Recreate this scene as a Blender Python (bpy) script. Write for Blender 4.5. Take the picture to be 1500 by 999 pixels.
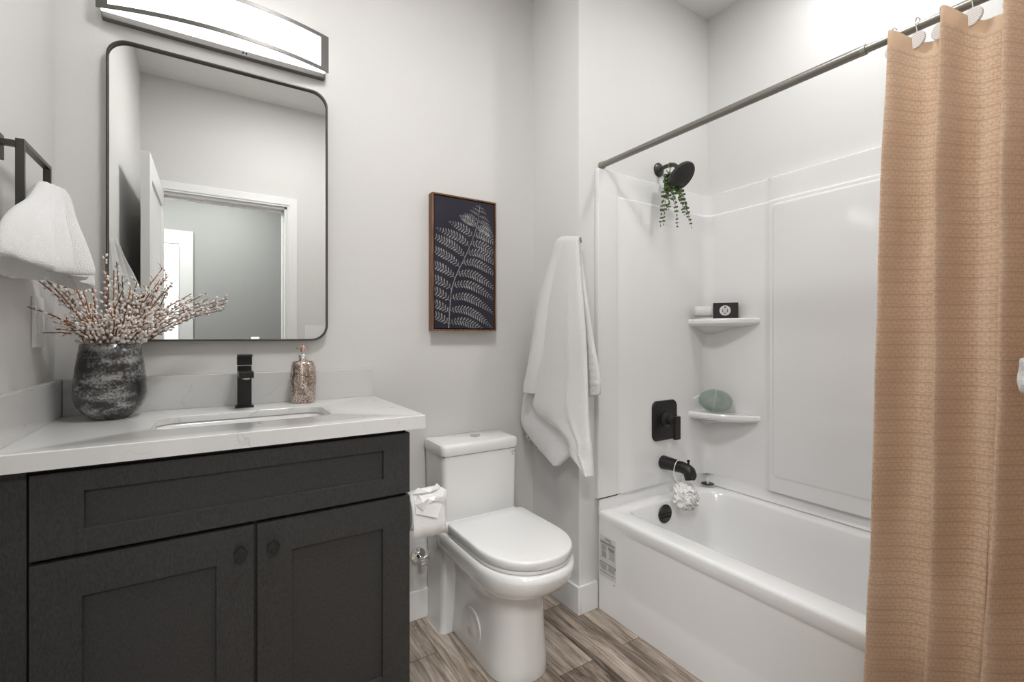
import bpy, bmesh, math, random
from mathutils import Vector, Matrix, noise
R = math.radians
random.seed(7)
S = bpy.context.scene
COL = S.collection
for o in list(bpy.data.objects): bpy.data.objects.remove(o)

# ---------------------------------------------------------------- camera
cam_d = bpy.data.cameras.new('camera'); cam = bpy.data.objects.new('camera', cam_d); COL.objects.link(cam)
cam_d.sensor_width = 36.0; cam_d.lens = 36.0 * 686.0 / 1500.0
cam_d.shift_y = -7.5 / 1500.0
cam_d.clip_start = 0.02
cam.location = (0, 0, 1.17); cam.rotation_euler = (R(90), 0, -R(32.44))
S.camera = cam
# ---------------------------------------------------------------- world, exposure
w = bpy.data.worlds.new('world'); S.world = w; w.use_nodes = True
w.node_tree.nodes['Background'].inputs[0].default_value = (.9, .95, 1, 1)
w.node_tree.nodes['Background'].inputs[1].default_value = 0.6
S.view_settings.view_transform = 'Standard'; S.view_settings.look = 'None'
S.view_settings.gamma = 1.0; S.view_settings.use_curve_mapping = False
S.view_settings.exposure = 1.22
LIGHT_VANITY = 1.05      # emission strength of the vanity diffuser
LIGHT_CAN = 8.5        # watts of each recessed ceiling light
LIGHT_FILL_ROOM = 6.4
LIGHT_FILL_HALL = 18.0

def area(name, loc, size, watts, color=(1, .99, .985), rot=(0, 0, 0), shape='DISK', size_y=None):
    l = bpy.data.lights.new(name, 'AREA'); l.shape = shape; l.size = size; l.energy = watts; l.color = color
    if size_y: l.size_y = size_y
    o = bpy.data.objects.new(name, l); COL.objects.link(o); o.location = loc; o.rotation_euler = rot
    return o

# ---------------------------------------------------------------- materials
def newmat(name):
    m = bpy.data.materials.new(name); m.use_nodes = True
    nt = m.node_tree; b = nt.nodes['Principled BSDF']
    return m, nt, b
def N(nt, t, **kw):
    n = nt.nodes.new(t)
    for k, v in kw.items():
        if k in n.inputs: n.inputs[k].default_value = v
        else: setattr(n, k, v)
    return n
def L(nt, a, b): nt.links.new(a, b)
def add_bump(nt, b, scale, strength, dist=.001, detail=3, coord='Object', stretch=None):
    tc = N(nt, 'ShaderNodeTexCoord'); nz = N(nt, 'ShaderNodeTexNoise', Scale=scale, Detail=detail)
    src = tc.outputs[coord]
    if stretch:
        mp = N(nt, 'ShaderNodeMapping'); mp.inputs['Scale'].default_value = stretch
        L(nt, src, mp.inputs[0]); src = mp.outputs[0]
    L(nt, src, nz.inputs['Vector'])
    bp = N(nt, 'ShaderNodeBump', Strength=strength, Distance=dist)
    L(nt, nz.outputs[0], bp.inputs['Height']); L(nt, bp.outputs[0], b.inputs['Normal'])
    return nz
def mat(name, col, rough=.5, metal=0., spec=.5, coat=0., bump=None, sheen=0., trans=0., var=None):
    m, nt, b = newmat(name)
    b.inputs['Base Color'].default_value = (*col, 1); b.inputs['Roughness'].default_value = rough
    b.inputs['Metallic'].default_value = metal; b.inputs['Specular IOR Level'].default_value = spec
    b.inputs['Coat Weight'].default_value = coat; b.inputs['Coat Roughness'].default_value = .05
    b.inputs['Sheen Weight'].default_value = sheen; b.inputs['Transmission Weight'].default_value = trans
    if bump: add_bump(nt, b, *bump)
    if var:
        sc, amt = var
        tc = N(nt, 'ShaderNodeTexCoord'); nz = N(nt, 'ShaderNodeTexNoise', Scale=sc, Detail=5)
        L(nt, tc.outputs['Object'], nz.inputs['Vector'])
        mr = N(nt, 'ShaderNodeMapRange'); mr.inputs['From Min'].default_value = .3; mr.inputs['From Max'].default_value = .7
        mr.inputs['To Min'].default_value = 1 - amt; mr.inputs['To Max'].default_value = 1 + amt
        L(nt, nz.outputs[0], mr.inputs[0])
        mx = N(nt, 'ShaderNodeVectorMath', operation='SCALE'); mx.inputs[0].default_value = col
        L(nt, mr.outputs[0], mx.inputs['Scale']); L(nt, mx.outputs[0], b.inputs['Base Color'])
    return m

M = {}
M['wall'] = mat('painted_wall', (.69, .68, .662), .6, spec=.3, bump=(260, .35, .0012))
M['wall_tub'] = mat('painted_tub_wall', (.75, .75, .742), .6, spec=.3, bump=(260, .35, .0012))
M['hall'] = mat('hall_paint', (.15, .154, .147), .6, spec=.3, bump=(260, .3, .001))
M['ceiling'] = mat('ceiling_paint', (.80, .795, .785), .8, spec=.2, bump=(180, .3, .001))
M['trim'] = mat('white_trim', (.82, .82, .81), .35, bump=(60, .03, .0005))
M['acrylic'] = mat('white_acrylic', (.85, .85, .848), .12, coat=.5, bump=(5, .12, .0015))
M['porcelain'] = mat('porcelain', (.78, .78, .77), .08, coat=.6, bump=(4, .02, .001))
M['seat'] = mat('toilet_seat_plastic', (.80, .80, .79), .18, bump=(4, .02, .001))
M['black'] = mat('matte_black_metal', (.018, .018, .017), .38, metal=.3, bump=(300, .05, .0003))
M['ringmetal'] = mat('dark_bronze_metal', (.07, .067, .06), .35, metal=.6, bump=(300, .05, .0003))
M['chrome'] = mat('chrome', (.8, .8, .79), .08, metal=1, bump=(20, .02, .0003))
M['nickel'] = mat('brushed_grey_metal', (.27, .258, .23), .35, metal=.6, bump=(200, .05, .0003))
M['lampframe'] = mat('lamp_brushed_metal', (.16, .155, .145), .42, metal=.6, bump=(200, .05, .0003))
M['gap_shade_seam'] = mat('shadow_gap', (.03, .03, .03), .8, bump=(100, .1, .0003))
M['towel'] = mat('terry_cotton', (.87, .868, .86), .95, spec=.1, sheen=.4, bump=(420, 1., .004, 4))
M['cotton_tag'] = mat('tag_cloth', (.75, .74, .68), .8, bump=(300, .2, .0005))
M['paper'] = mat('tissue_paper', (.84, .84, .83), .9, spec=.1, bump=(300, .4, .0008))
M['ink'] = mat('black_ink', (.03, .03, .03), .6, bump=(100, .02, .0003))
M['greyink'] = mat('grey_ink', (.16, .16, .16), .6, bump=(100, .02, .0003))
M['sticker'] = mat('sticker_film', (.66, .66, .65), .35, bump=(100, .02, .0003))
M['whiteplastic'] = mat('white_plastic', (.80, .80, .79), .3, bump=(50, .02, .0003))
M['leaf'] = mat('eucalyptus_leaf', (.085, .14, .045), .55, bump=(80, .2, .0006), var=(40, .5))
M['stem'] = mat('green_stem', (.10, .10, .05), .6, bump=(200, .2, .0005))
M['twig'] = mat('willow_bark', (.30, .125, .05), .6, bump=(200, .4, .0008), var=(30, .55))
M['catkin'] = mat('willow_catkin', (.90, .855, .82), .9, sheen=.4, bump=(500, .6, .001), var=(60, .15))
M['mesh'] = mat('loofah_mesh', (.86, .855, .84), .7, spec=.2, bump=(500, .5, .001))
M['soapblack'] = mat('soap_wrap', (.02, .02, .02), .45, bump=(200, .1, .0003))
M['green'] = mat('sea_green_terry', (.30, .36, .32), .85, spec=.15, sheen=.2, bump=(350, .8, .0018), var=(14, .18))
M['greenedge'] = mat('pale_green_piping', (.42, .49, .46), .7, bump=(350, .4, .001))
M['canvas'] = mat('navy_canvas', (.030, .028, .040), .75, spec=.2, bump=(900, .3, .0005), var=(6, .25))
M['fern'] = mat('pale_print', (.26, .26, .26), .8, spec=.1, bump=(900, .2, .0003), var=(90, .45))
M['lens'] = None

def emis(name, col, st):
    m, nt, b = newmat(name)
    b.inputs['Base Color'].default_value = (.8, .8, .8, 1)
    b.inputs['Emission Color'].default_value = (*col, 1); b.inputs['Emission Strength'].default_value = st
    return m
M['diffuser'] = emis('lit_acrylic_diffuser', (1, .992, .985), LIGHT_VANITY)
M['lens'] = emis('lit_ceiling_lens', (1, .99, .98), 2.2)

m, nt, b = newmat('mirror_glass'); b.inputs['Base Color'].default_value = (.82, .83, .82, 1)
b.inputs['Metallic'].default_value = 1; b.inputs['Roughness'].default_value = .01
add_bump(nt, b, 3, .004, .0005); M['mirror'] = m

# cabinet: charcoal laminate with a fine weave
m, nt, b = newmat('charcoal_cabinet_paint')
tc = N(nt, 'ShaderNodeTexCoord'); mp = N(nt, 'ShaderNodeMapping'); mp.inputs['Scale'].default_value = (1, 1, .25)
L(nt, tc.outputs['Object'], mp.inputs[0]); nz = N(nt, 'ShaderNodeTexNoise', Scale=520., Detail=4.)
L(nt, mp.outputs[0], nz.inputs['Vector'])
cr = N(nt, 'ShaderNodeValToRGB'); cr.color_ramp.elements[0].color = (.017, .017, .017, 1); cr.color_ramp.elements[1].color = (.040, .040, .040, 1)
cr.color_ramp.elements[0].position = .3; cr.color_ramp.elements[1].position = .7
L(nt, nz.outputs[0], cr.inputs[0]); L(nt, cr.outputs[0], b.inputs['Base Color']); b.inputs['Roughness'].default_value = .5
bp = N(nt, 'ShaderNodeBump', Strength=.25, Distance=.0006); L(nt, nz.outputs[0], bp.inputs['Height']); L(nt, bp.outputs[0], b.inputs['Normal'])
M['cabinet'] = m

# quartz with thin grey veins
m, nt, b = newmat('veined_quartz')
tc = N(nt, 'ShaderNodeTexCoord'); n1 = N(nt, 'ShaderNodeTexNoise', Scale=4.6, Detail=7., Distortion=.9); L(nt, tc.outputs['Object'], n1.inputs['Vector'])
c1 = N(nt, 'ShaderNodeValToRGB'); e = c1.color_ramp.elements
e[0].position = .492; e[0].color = (0, 0, 0, 1); e[1].position = .508; e[1].color = (0, 0, 0, 1)
x = c1.color_ramp.elements.new(.5); x.color = (1, 1, 1, 1)
L(nt, n1.outputs[0], c1.inputs[0])
n2 = N(nt, 'ShaderNodeTexNoise', Scale=7., Detail=3.); L(nt, tc.outputs['Object'], n2.inputs['Vector'])
r2 = N(nt, 'ShaderNodeMapRange'); r2.inputs['From Min'].default_value = .5; r2.inputs['From Max'].default_value = .70; L(nt, n2.outputs[0], r2.inputs[0])
mm = N(nt, 'ShaderNodeMath', operation='MULTIPLY'); L(nt, c1.outputs[0], mm.inputs[0]); L(nt, r2.outputs[0], mm.inputs[1])
mx = N(nt, 'ShaderNodeMix', data_type='RGBA'); mx.inputs['A'].default_value = (.66, .657, .645, 1); mx.inputs['B'].default_value = (.36, .36, .35, 1)
L(nt, mm.outputs[0], mx.inputs['Factor']); L(nt, mx.outputs['Result'], b.inputs['Base Color'])
b.inputs['Roughness'].default_value = .14; b.inputs['Coat Weight'].default_value = .3
M['quartz'] = m

# floor planks running along Y
m, nt, b = newmat('vinyl_plank_floor')
tc = N(nt, 'ShaderNodeTexCoord'); mp = N(nt, 'ShaderNodeMapping'); mp.inputs['Rotation'].default_value = (0, 0, R(90)); mp.inputs['Location'].default_value = (.35, .062, 0)
L(nt, tc.outputs['Object'], mp.inputs[0])
bk = N(nt, 'ShaderNodeTexBrick'); bk.offset = .37
for k, v in {'Scale': 1., 'Mortar Size': .0011, 'Mortar Smooth': .1, 'Bias': 0., 'Brick Width': .92, 'Row Height': .152}.items(): bk.inputs[k].default_value = v
bk.inputs['Color1'].default_value = (0, 0, 0, 1); bk.inputs['Color2'].default_value = (1, 1, 1, 1); bk.inputs['Mortar'].default_value = (.5, .5, .5, 1)
L(nt, mp.outputs[0], bk.inputs['Vector'])
sh = N(nt, 'ShaderNodeVectorMath', operation='SCALE'); sh.inputs['Scale'].default_value = 7.3; L(nt, bk.outputs['Color'], sh.inputs[0])
ad = N(nt, 'ShaderNodeVectorMath', operation='ADD'); L(nt, tc.outputs['Object'], ad.inputs[0]); L(nt, sh.outputs[0], ad.inputs[1])
st = N(nt, 'ShaderNodeMapping'); st.inputs['Scale'].default_value = (1, .11, 1); L(nt, ad.outputs[0], st.inputs[0])
g1 = N(nt, 'ShaderNodeTexNoise', Scale=34., Detail=7., Roughness=.65, Distortion=.8); L(nt, st.outputs[0], g1.inputs['Vector'])
g2 = N(nt, 'ShaderNodeTexNoise', Scale=8., Detail=3., Distortion=1.2); L(nt, st.outputs[0], g2.inputs['Vector'])
wv = N(nt, 'ShaderNodeTexWave', Scale=22., Distortion=9.); wv.inputs['Detail'].default_value = 4; wv.bands_direction = 'X'; wv.inputs['Detail Scale'].default_value = .7
L(nt, st.outputs[0], wv.inputs['Vector'])
a1 = N(nt, 'ShaderNodeMath', operation='MULTIPLY_ADD'); L(nt, g1.outputs[0], a1.inputs[0]); a1.inputs[1].default_value = .85
a2 = N(nt, 'ShaderNodeMath', operation='MULTIPLY_ADD'); L(nt, g2.outputs[0], a2.inputs[0]); a2.inputs[1].default_value = .45; a2.inputs[2].default_value = -.26
L(nt, a2.outputs[0], a1.inputs[2])
a3 = N(nt, 'ShaderNodeMath', operation='MULTIPLY_ADD'); L(nt, wv.outputs['Fac'], a3.inputs[0]); a3.inputs[1].default_value = .05; L(nt, a1.outputs[0], a3.inputs[2])
a4 = N(nt, 'ShaderNodeMath', operation='MULTIPLY_ADD'); sx = N(nt, 'ShaderNodeSeparateColor'); L(nt, bk.outputs['Color'], sx.inputs[0])
L(nt, sx.outputs[0], a4.inputs[0]); a4.inputs[1].default_value = .20; L(nt, a3.outputs[0], a4.inputs[2])
cr = N(nt, 'ShaderNodeValToRGB'); e = cr.color_ramp.elements
e[0].position = .32; e[0].color = (.06, .043, .033, 1); e[1].position = .74; e[1].color = (.67, .60, .52, 1)
q = e.new(.47); q.color = (.25, .195, .152, 1); q = e.new(.60); q.color = (.45, .38, .315, 1)
L(nt, a4.outputs[0], cr.inputs[0])
mx = N(nt, 'ShaderNodeMix', data_type='RGBA'); mx.inputs['B'].default_value = (.03, .02, .015, 1)
L(nt, bk.outputs['Fac'], mx.inputs['Factor']); L(nt, cr.outputs[0], mx.inputs['A']); L(nt, mx.outputs['Result'], b.inputs['Base Color'])
b.inputs['Roughness'].default_value = .42
bp = N(nt, 'ShaderNodeBump', Strength=.3, Distance=.001); L(nt, a3.outputs[0], bp.inputs['Height']); L(nt, bp.outputs[0], b.inputs['Normal'])
M['floor'] = m

# wood of the picture frame
m, nt, b = newmat('walnut_frame')
tc = N(nt, 'ShaderNodeTexCoord'); mp = N(nt, 'ShaderNodeMapping'); mp.inputs['Scale'].default_value = (1, 1, .08); L(nt, tc.outputs['Object'], mp.inputs[0])
nz = N(nt, 'ShaderNodeTexNoise', Scale=140., Detail=5.); L(nt, mp.outputs[0], nz.inputs['Vector'])
cr = N(nt, 'ShaderNodeValToRGB'); cr.color_ramp.elements[0].color = (.10, .045, .02, 1); cr.color_ramp.elements[1].color = (.28, .14, .065, 1)
cr.color_ramp.elements[0].position = .35; cr.color_ramp.elements[1].position = .7
L(nt, nz.outputs[0], cr.inputs[0]); L(nt, cr.outputs[0], b.inputs['Base Color']); b.inputs['Roughness'].default_value = .55
M['wood'] = m

# mottled mercury glass vase
m, nt, b = newmat('mercury_glass')
tc = N(nt, 'ShaderNodeTexCoord')
mp = N(nt, 'ShaderNodeMapping'); mp.inputs['Scale'].default_value = (1, 1, 2.2); L(nt, tc.outputs['Object'], mp.inputs[0])
n1 = N(nt, 'ShaderNodeTexNoise', Scale=15., Detail=3., Roughness=.55); L(nt, mp.outputs[0], n1.inputs['Vector'])
n2 = N(nt, 'ShaderNodeTexNoise', Scale=170., Detail=5.); L(nt, tc.outputs['Object'], n2.inputs['Vector'])
sp = N(nt, 'ShaderNodeSeparateXYZ'); L(nt, tc.outputs['Object'], sp.inputs[0])
sn = N(nt, 'ShaderNodeMath', operation='MULTIPLY'); L(nt, sp.outputs[2], sn.inputs[0]); sn.inputs[1].default_value = 138.
si = N(nt, 'ShaderNodeMath', operation='SINE'); L(nt, sn.outputs[0], si.inputs[0])
m1 = N(nt, 'ShaderNodeMath', operation='MULTIPLY_ADD'); L(nt, si.outputs[0], m1.inputs[0]); m1.inputs[1].default_value = .045; L(nt, n1.outputs[0], m1.inputs[2])
m2 = N(nt, 'ShaderNodeMath', operation='MULTIPLY_ADD'); L(nt, n2.outputs[0], m2.inputs[0]); m2.inputs[1].default_value = .6; L(nt, m1.outputs[0], m2.inputs[2])
cr = N(nt, 'ShaderNodeValToRGB'); e = cr.color_ramp.elements
e[0].position = .72; e[0].color = (.035, .035, .036, 1); e[1].position = .98; e[1].color = (.38, .38, .375, 1)
q = e.new(.84); q.color = (.14, .14, .137, 1)
L(nt, m2.outputs[0], cr.inputs[0]); L(nt, cr.outputs[0], b.inputs['Base Color'])
b.inputs['Metallic'].default_value = .55; b.inputs['Roughness'].default_value = .28; b.inputs['Coat Weight'].default_value = .6
M['vase'] = m

# crackled copper silver mosaic of the dispenser
m, nt, b = newmat('crackle_mosaic')
tc = N(nt, 'ShaderNodeTexCoord'); v = N(nt, 'ShaderNodeTexVoronoi', Scale=170.); v.feature = 'DISTANCE_TO_EDGE'; L(nt, tc.outputs['Object'], v.inputs['Vector'])
v2 = N(nt, 'ShaderNodeTexVoronoi', Scale=170.); L(nt, tc.outputs['Object'], v2.inputs['Vector'])
cr = N(nt, 'ShaderNodeValToRGB'); cr.color_ramp.elements[0].position = .0; cr.color_ramp.elements[0].color = (.03, .025, .02, 1)
cr.color_ramp.elements[1].position = .12; cr.color_ramp.elements[1].color = (1, 1, 1, 1); L(nt, v.outputs['Distance'], cr.inputs[0])
c2 = N(nt, 'ShaderNodeValToRGB'); e = c2.color_ramp.elements; e[0].color = (.36, .24, .18, 1); e[1].color = (.85, .78, .72, 1); q = e.new(.5); q.color = (.74, .60, .52, 1)
L(nt, v2.outputs['Color'], c2.inputs[0])
mx = N(nt, 'ShaderNodeMix', data_type='RGBA', blend_type='MULTIPLY'); mx.inputs['Factor'].default_value = 1
L(nt, c2.outputs[0], mx.inputs['A']); L(nt, cr.outputs[0], mx.inputs['B']); L(nt, mx.outputs['Result'], b.inputs['Base Color'])
b.inputs['Metallic'].default_value = .8; b.inputs['Roughness'].default_value = .2
bp = N(nt, 'ShaderNodeBump', Strength=.8, Distance=.001); L(nt, v2.outputs['Color'], bp.inputs['Height']); L(nt, bp.outputs[0], b.inputs['Normal'])
M['crackle'] = m

# peach jacquard curtain (UV in metres)
m, nt, b = newmat('peach_jacquard')
uv = N(nt, 'ShaderNodeUVMap'); uv.uv_map = 'UVMap'
sp = N(nt, 'ShaderNodeSeparateXYZ'); L(nt, uv.outputs[0], sp.inputs[0])
def mth(op, a, bb=None, c=None):
    n = N(nt, 'ShaderNodeMath', operation=op)
    for i, q in enumerate((a, bb, c)):
        if q is None: continue
        if isinstance(q, (int, float)): n.inputs[i].default_value = q
        else: L(nt, q, n.inputs[i])
    return n.outputs[0]
def band(x, wdt):        # 1 within wdt of a whole number
    f = mth('FRACT', x); d = mth('MINIMUM', f, mth('SUBTRACT', 1., f))
    mr = N(nt, 'ShaderNodeMapRange'); mr.inputs['From Min'].default_value = wdt * .5; mr.inputs['From Max'].default_value = wdt
    mr.inputs['To Min'].default_value = 1; mr.inputs['To Max'].default_value = 0; L(nt, d, mr.inputs[0]); return mr.outputs[0]
vrow = mth('DIVIDE', sp.outputs[1], .0295)
lines = band(vrow, .07)
v2r = mth('MULTIPLY', vrow, 3.)
cv = N(nt, 'ShaderNodeCombineXYZ'); L(nt, mth('ADD', mth('DIVIDE', sp.outputs[0], .0145), mth('MULTIPLY', mth('MODULO', mth('FLOOR', v2r), 2.), .5)), cv.inputs[0]); L(nt, v2r, cv.inputs[1])
vo = N(nt, 'ShaderNodeTexVoronoi', Scale=1.); vo.feature = 'DISTANCE_TO_EDGE'; vo.voronoi_dimensions = '2D'; vo.inputs['Randomness'].default_value = .35
L(nt, cv.outputs[0], vo.inputs['Vector'])
mr = N(nt, 'ShaderNodeMapRange'); mr.inputs['From Min'].default_value = .06; mr.inputs['From Max'].default_value = .17; mr.inputs['To Min'].default_value = .8; mr.inputs['To Max'].default_value = 0
L(nt, vo.outputs['Distance'], mr.inputs[0])
pat = mth('MAXIMUM', lines, mr.outputs[0])
hem = mth('LESS_THAN', sp.outputs[1], 1.865)
pat = mth('MULTIPLY', pat, hem)
fz = N(nt, 'ShaderNodeTexNoise', Scale=900., Detail=3.); L(nt, uv.outputs[0], fz.inputs['Vector'])
pat2 = mth('MULTIPLY_ADD', fz.outputs[0], .35, mth('MULTIPLY', pat, .8))
mx = N(nt, 'ShaderNodeMix', data_type='RGBA'); mx.inputs['A'].default_value = (.93, .745, .575, 1); mx.inputs['B'].default_value = (.62, .44, .305, 1)
L(nt, pat2, mx.inputs['Factor']); L(nt, mx.outputs['Result'], b.inputs['Base Color'])
b.inputs['Roughness'].default_value = .85; b.inputs['Sheen Weight'].default_value = .3; b.inputs['Specular IOR Level'].default_value = .15
bp = N(nt, 'ShaderNodeBump', Strength=.5, Distance=.001); bp.invert = True; L(nt, pat2, bp.inputs['Height']); L(nt, bp.outputs[0], b.inputs['Normal'])
tr = N(nt, 'ShaderNodeBsdfTranslucent'); tr.inputs[0].default_value = (.80, .56, .36, 1)
ms = N(nt, 'ShaderNodeMixShader'); L(nt, mth('MULTIPLY_ADD', pat, -.40, .46), ms.inputs[0])
L(nt, b.outputs[0], ms.inputs[1]); L(nt, tr.outputs[0], ms.inputs[2]); L(nt, ms.outputs[0], nt.nodes['Material Output'].inputs[0])
M['curtain'] = m

# striped hook discs
m, nt, b = newmat('striped_disc'); tc = N(nt, 'ShaderNodeTexCoord')
wv = N(nt, 'ShaderNodeTexWave', Scale=60., Distortion=.6); wv.bands_direction = 'Z'; L(nt, tc.outputs['Object'], wv.inputs['Vector'])
cr = N(nt, 'ShaderNodeValToRGB'); cr.color_ramp.elements[0].color = (.62, .57, .54, 1); cr.color_ramp.elements[1].color = (.86, .84, .82, 1)
L(nt, wv.outputs[0], cr.inputs[0]); L(nt, cr.outputs[0], b.inputs['Base Color']); b.inputs['Roughness'].default_value = .5
M['disc'] = m

# ---------------------------------------------------------------- object helpers
ROOT = {}
def finish(name, bm, m, parent=None, smooth=True, angle=40, bevel=0, solid=0, subsurf=0):
    bmesh.ops.recalc_face_normals(bm, faces=bm.faces[:])
    me = bpy.data.meshes.new(name); bm.to_mesh(me); bm.free()
    o = bpy.data.objects.new(name, me); COL.objects.link(o)
    mats = m if isinstance(m, list) else [m]
    for q in mats: me.materials.append(q)
    if parent is not None:
        o.parent = parent
        base = ROOT.get(parent.name)
        if base is not None: me.transform(Matrix.Translation(-base))
        ROOT[o.name] = base if base is not None else Vector((0, 0, 0))
    if smooth:
        for p in me.polygons: p.use_smooth = True
        try: me.set_sharp_from_angle(angle=R(angle))
        except Exception: pass
    if solid:
        md = o.modifiers.new('solid', 'SOLIDIFY'); md.thickness = solid; md.offset = 0
    if bevel:
        md = o.modifiers.new('bevel', 'BEVEL'); md.width = bevel; md.segments = 3; md.limit_method = 'ANGLE'; md.angle_limit = R(35)
        md.harden_normals = False
    if subsurf:
        md = o.modifiers.new('sub', 'SUBSURF'); md.levels = subsurf; md.render_levels = subsurf
    return o
def tag(o, label, cat, group=None):
    o['label'] = label; o['category'] = cat
    if group: o['group'] = group
    return o
def thing(name, loc, label, cat, group=None):
    o = bpy.data.objects.new(name, None); COL.objects.link(o); o.location = loc; o.empty_display_size = .05
    ROOT[o.name] = Vector(loc); return tag(o, label, cat, group)
def struct(o): o['kind'] = 'structure'; return o

def box(bm, x0, x1, y0, y1, z0, z1):
    v = [bm.verts.new(p) for p in ((x0,y0,z0),(x1,y0,z0),(x1,y1,z0),(x0,y1,z0),(x0,y0,z1),(x1,y0,z1),(x1,y1,z1),(x0,y1,z1))]
    for f in ((0,3,2,1),(4,5,6,7),(0,1,5,4),(1,2,6,5),(2,3,7,6),(3,0,4,7)): bm.faces.new([v[i] for i in f])
def bxs(*bs):
    bm = bmesh.new()
    for q in bs: box(bm, *q)
    return bm
def loft(bm, rings, cap0=False, cap1=False, closed=False, wrap=True):
    vr = [[bm.verts.new(p) for p in r] for r in rings]
    seq = list(zip(vr, vr[1:])) + ([(vr[-1], vr[0])] if closed else [])
    for a, c in seq:
        n = len(a)
        for i in range(n if wrap else n - 1):
            j = (i + 1) % n
            bm.faces.new((a[i], a[j], c[j], c[i]))
    if cap0: bm.faces.new(vr[0][::-1])
    if cap1: bm.faces.new(vr[-1])
    return vr
def rr(a0, a1, b0, b1, r, n=7):
    """rounded rectangle outline in 2D; r a number or 4 radii (a0b0, a1b0, a1b1, a0b1)"""
    rs = r if isinstance(r, (tuple, list)) else (r,) * 4
    out = []
    for (cx, cy, sx, sy, q, st) in ((a0, b0, 1, 1, rs[0], 180), (a1, b0, -1, 1, rs[1], 270), (a1, b1, -1, -1, rs[2], 0), (a0, b1, 1, -1, rs[3], 90)):
        for i in range(n + 1):
            t = R(st + 90 * i / n)
            out.append((cx + sx * q + q * math.cos(t), cy + sy * q + q * math.sin(t)))
    return out
def pl(pts, axis, c):
    if axis == 'x': return [(c, a, b) for a, b in pts]
    if axis == 'y': return [(a, c, b) for a, b in pts]
    return [(a, b, c) for a, b in pts]
def lathe(bm, prof, n=40, center=(0, 0, 0), axis='z', sx=1, sy=1, cap=True):
    rings = []
    for r, h in prof:
        ring = []
        for i in range(n):
            t = 2 * math.pi * i / n; a, c = r * math.cos(t) * sx, r * math.sin(t) * sy
            p = (a, c, h) if axis == 'z' else (a, h, c) if axis == 'y' else (h, a, c)
            ring.append((p[0] + center[0], p[1] + center[1], p[2] + center[2]))
        rings.append(ring)
    loft(bm, rings, cap, cap)
def cyl(bm, p0, p1, r0, r1=None, n=16, caps=True):
    tube(bm, [p0, p1], [r0, r1 if r1 is not None else r0], n, caps)
def tube(bm, pts, rad, n=10, caps=True, closed=False):
    pts = [Vector(p) for p in pts]
    if not isinstance(rad, (list, tuple)): rad = [rad] * len(pts)
    d0 = (pts[1] - pts[0]).normalized()
    up = Vector((0, 0, 1)) if abs(d0.z) < .9 else Vector((1, 0, 0))
    u = d0.cross(up).normalized(); rings = []
    for i, p in enumerate(pts):
        if closed: d = pts[(i + 1) % len(pts)] - pts[i - 1]
        else: d = pts[min(i + 1, len(pts) - 1)] - pts[max(i - 1, 0)]
        if d.length < 1e-9: d = d0
        d.normalize()
        u = (u - d * u.dot(d)); u = u.normalized() if u.length > 1e-6 else d.orthogonal().normalized()
        v = d.cross(u)
        rings.append([tuple(p + (u * math.cos(t) + v * math.sin(t)) * rad[i]) for t in [2 * math.pi * k / n for k in range(n)]])
    loft(bm, rings, caps and not closed, caps and not closed, closed=closed)
def bez(pts, n=20):
    """Catmull-Rom through points"""
    P = [Vector(p) for p in pts]; P = [P[0] * 2 - P[1]] + P + [P[-1] * 2 - P[-2]]; out = []
    for i in range(1, len(P) - 2):
        for k in range(n):
            t = k / n; a, b_, c, d = P[i - 1], P[i], P[i + 1], P[i + 2]
            out.append(.5 * ((2 * b_) + (c - a) * t + (2 * a - 5 * b_ + 4 * c - d) * t * t + (3 * b_ - a - 3 * c + d) * t ** 3))
    out.append(P[-2]); return out

# ================================================================ SETTING
XL, XR = -.389, 2.170        # left wall, long tub wall
YB, YA, YF = 1.850, 1.513, -.045   # mirror wall, shower-head wall, doorway wall
XS = 1.295                   # face of the partition beside the toilet
ZC = 2.816
struct(finish('floor', bxs((XL - .1, XR + .1, -2.0, YB + .1, -.04, 0)), M['floor'], smooth=False))
struct(finish('ceiling', bxs((XL - .1, XR + .1, YF - .1, YB + .1, ZC, ZC + .05)), M['ceiling'], smooth=False))
struct(finish('wall_left', bxs((XL - .1, XL, YF - .1, YB + .1, 0, ZC)), M['wall'], smooth=False))
struct(finish('wall_back', bxs((XL, XS + .02, YB, YB + .1, 0, ZC)), M['wall'], smooth=False))
struct(finish('wall_right', bxs((XR, XR + .1, YF - .1, YB + .1, 0, ZC)), M['wall_tub'], smooth=False))
struct(finish('wall_partition', bxs((XS, XR, YA, YB + .1, 0, ZC)), M['wall_tub'], smooth=False))
DX0, DX1, DZ = -.300, .440, 2.092
struct(finish('wall_front', bxs((XL, DX0, YF - .115, YF, 0, ZC), (DX1, XR, YF - .115, YF, 0, ZC), (DX0, DX1, YF - .115, YF, DZ, ZC)), M['wall'], smooth=False))
# hall beyond the doorway
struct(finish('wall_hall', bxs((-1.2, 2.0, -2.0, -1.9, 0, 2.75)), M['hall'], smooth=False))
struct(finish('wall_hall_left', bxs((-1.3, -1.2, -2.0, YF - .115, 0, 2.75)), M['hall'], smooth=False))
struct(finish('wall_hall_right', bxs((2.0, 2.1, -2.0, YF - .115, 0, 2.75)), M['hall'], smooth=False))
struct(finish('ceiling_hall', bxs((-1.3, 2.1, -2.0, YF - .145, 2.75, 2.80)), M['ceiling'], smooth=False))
struct(finish('floor_hall', bxs((-1.3, XL - .1, -2.0, YF - .145, -.04, 0)), M['floor'], smooth=False))

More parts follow.
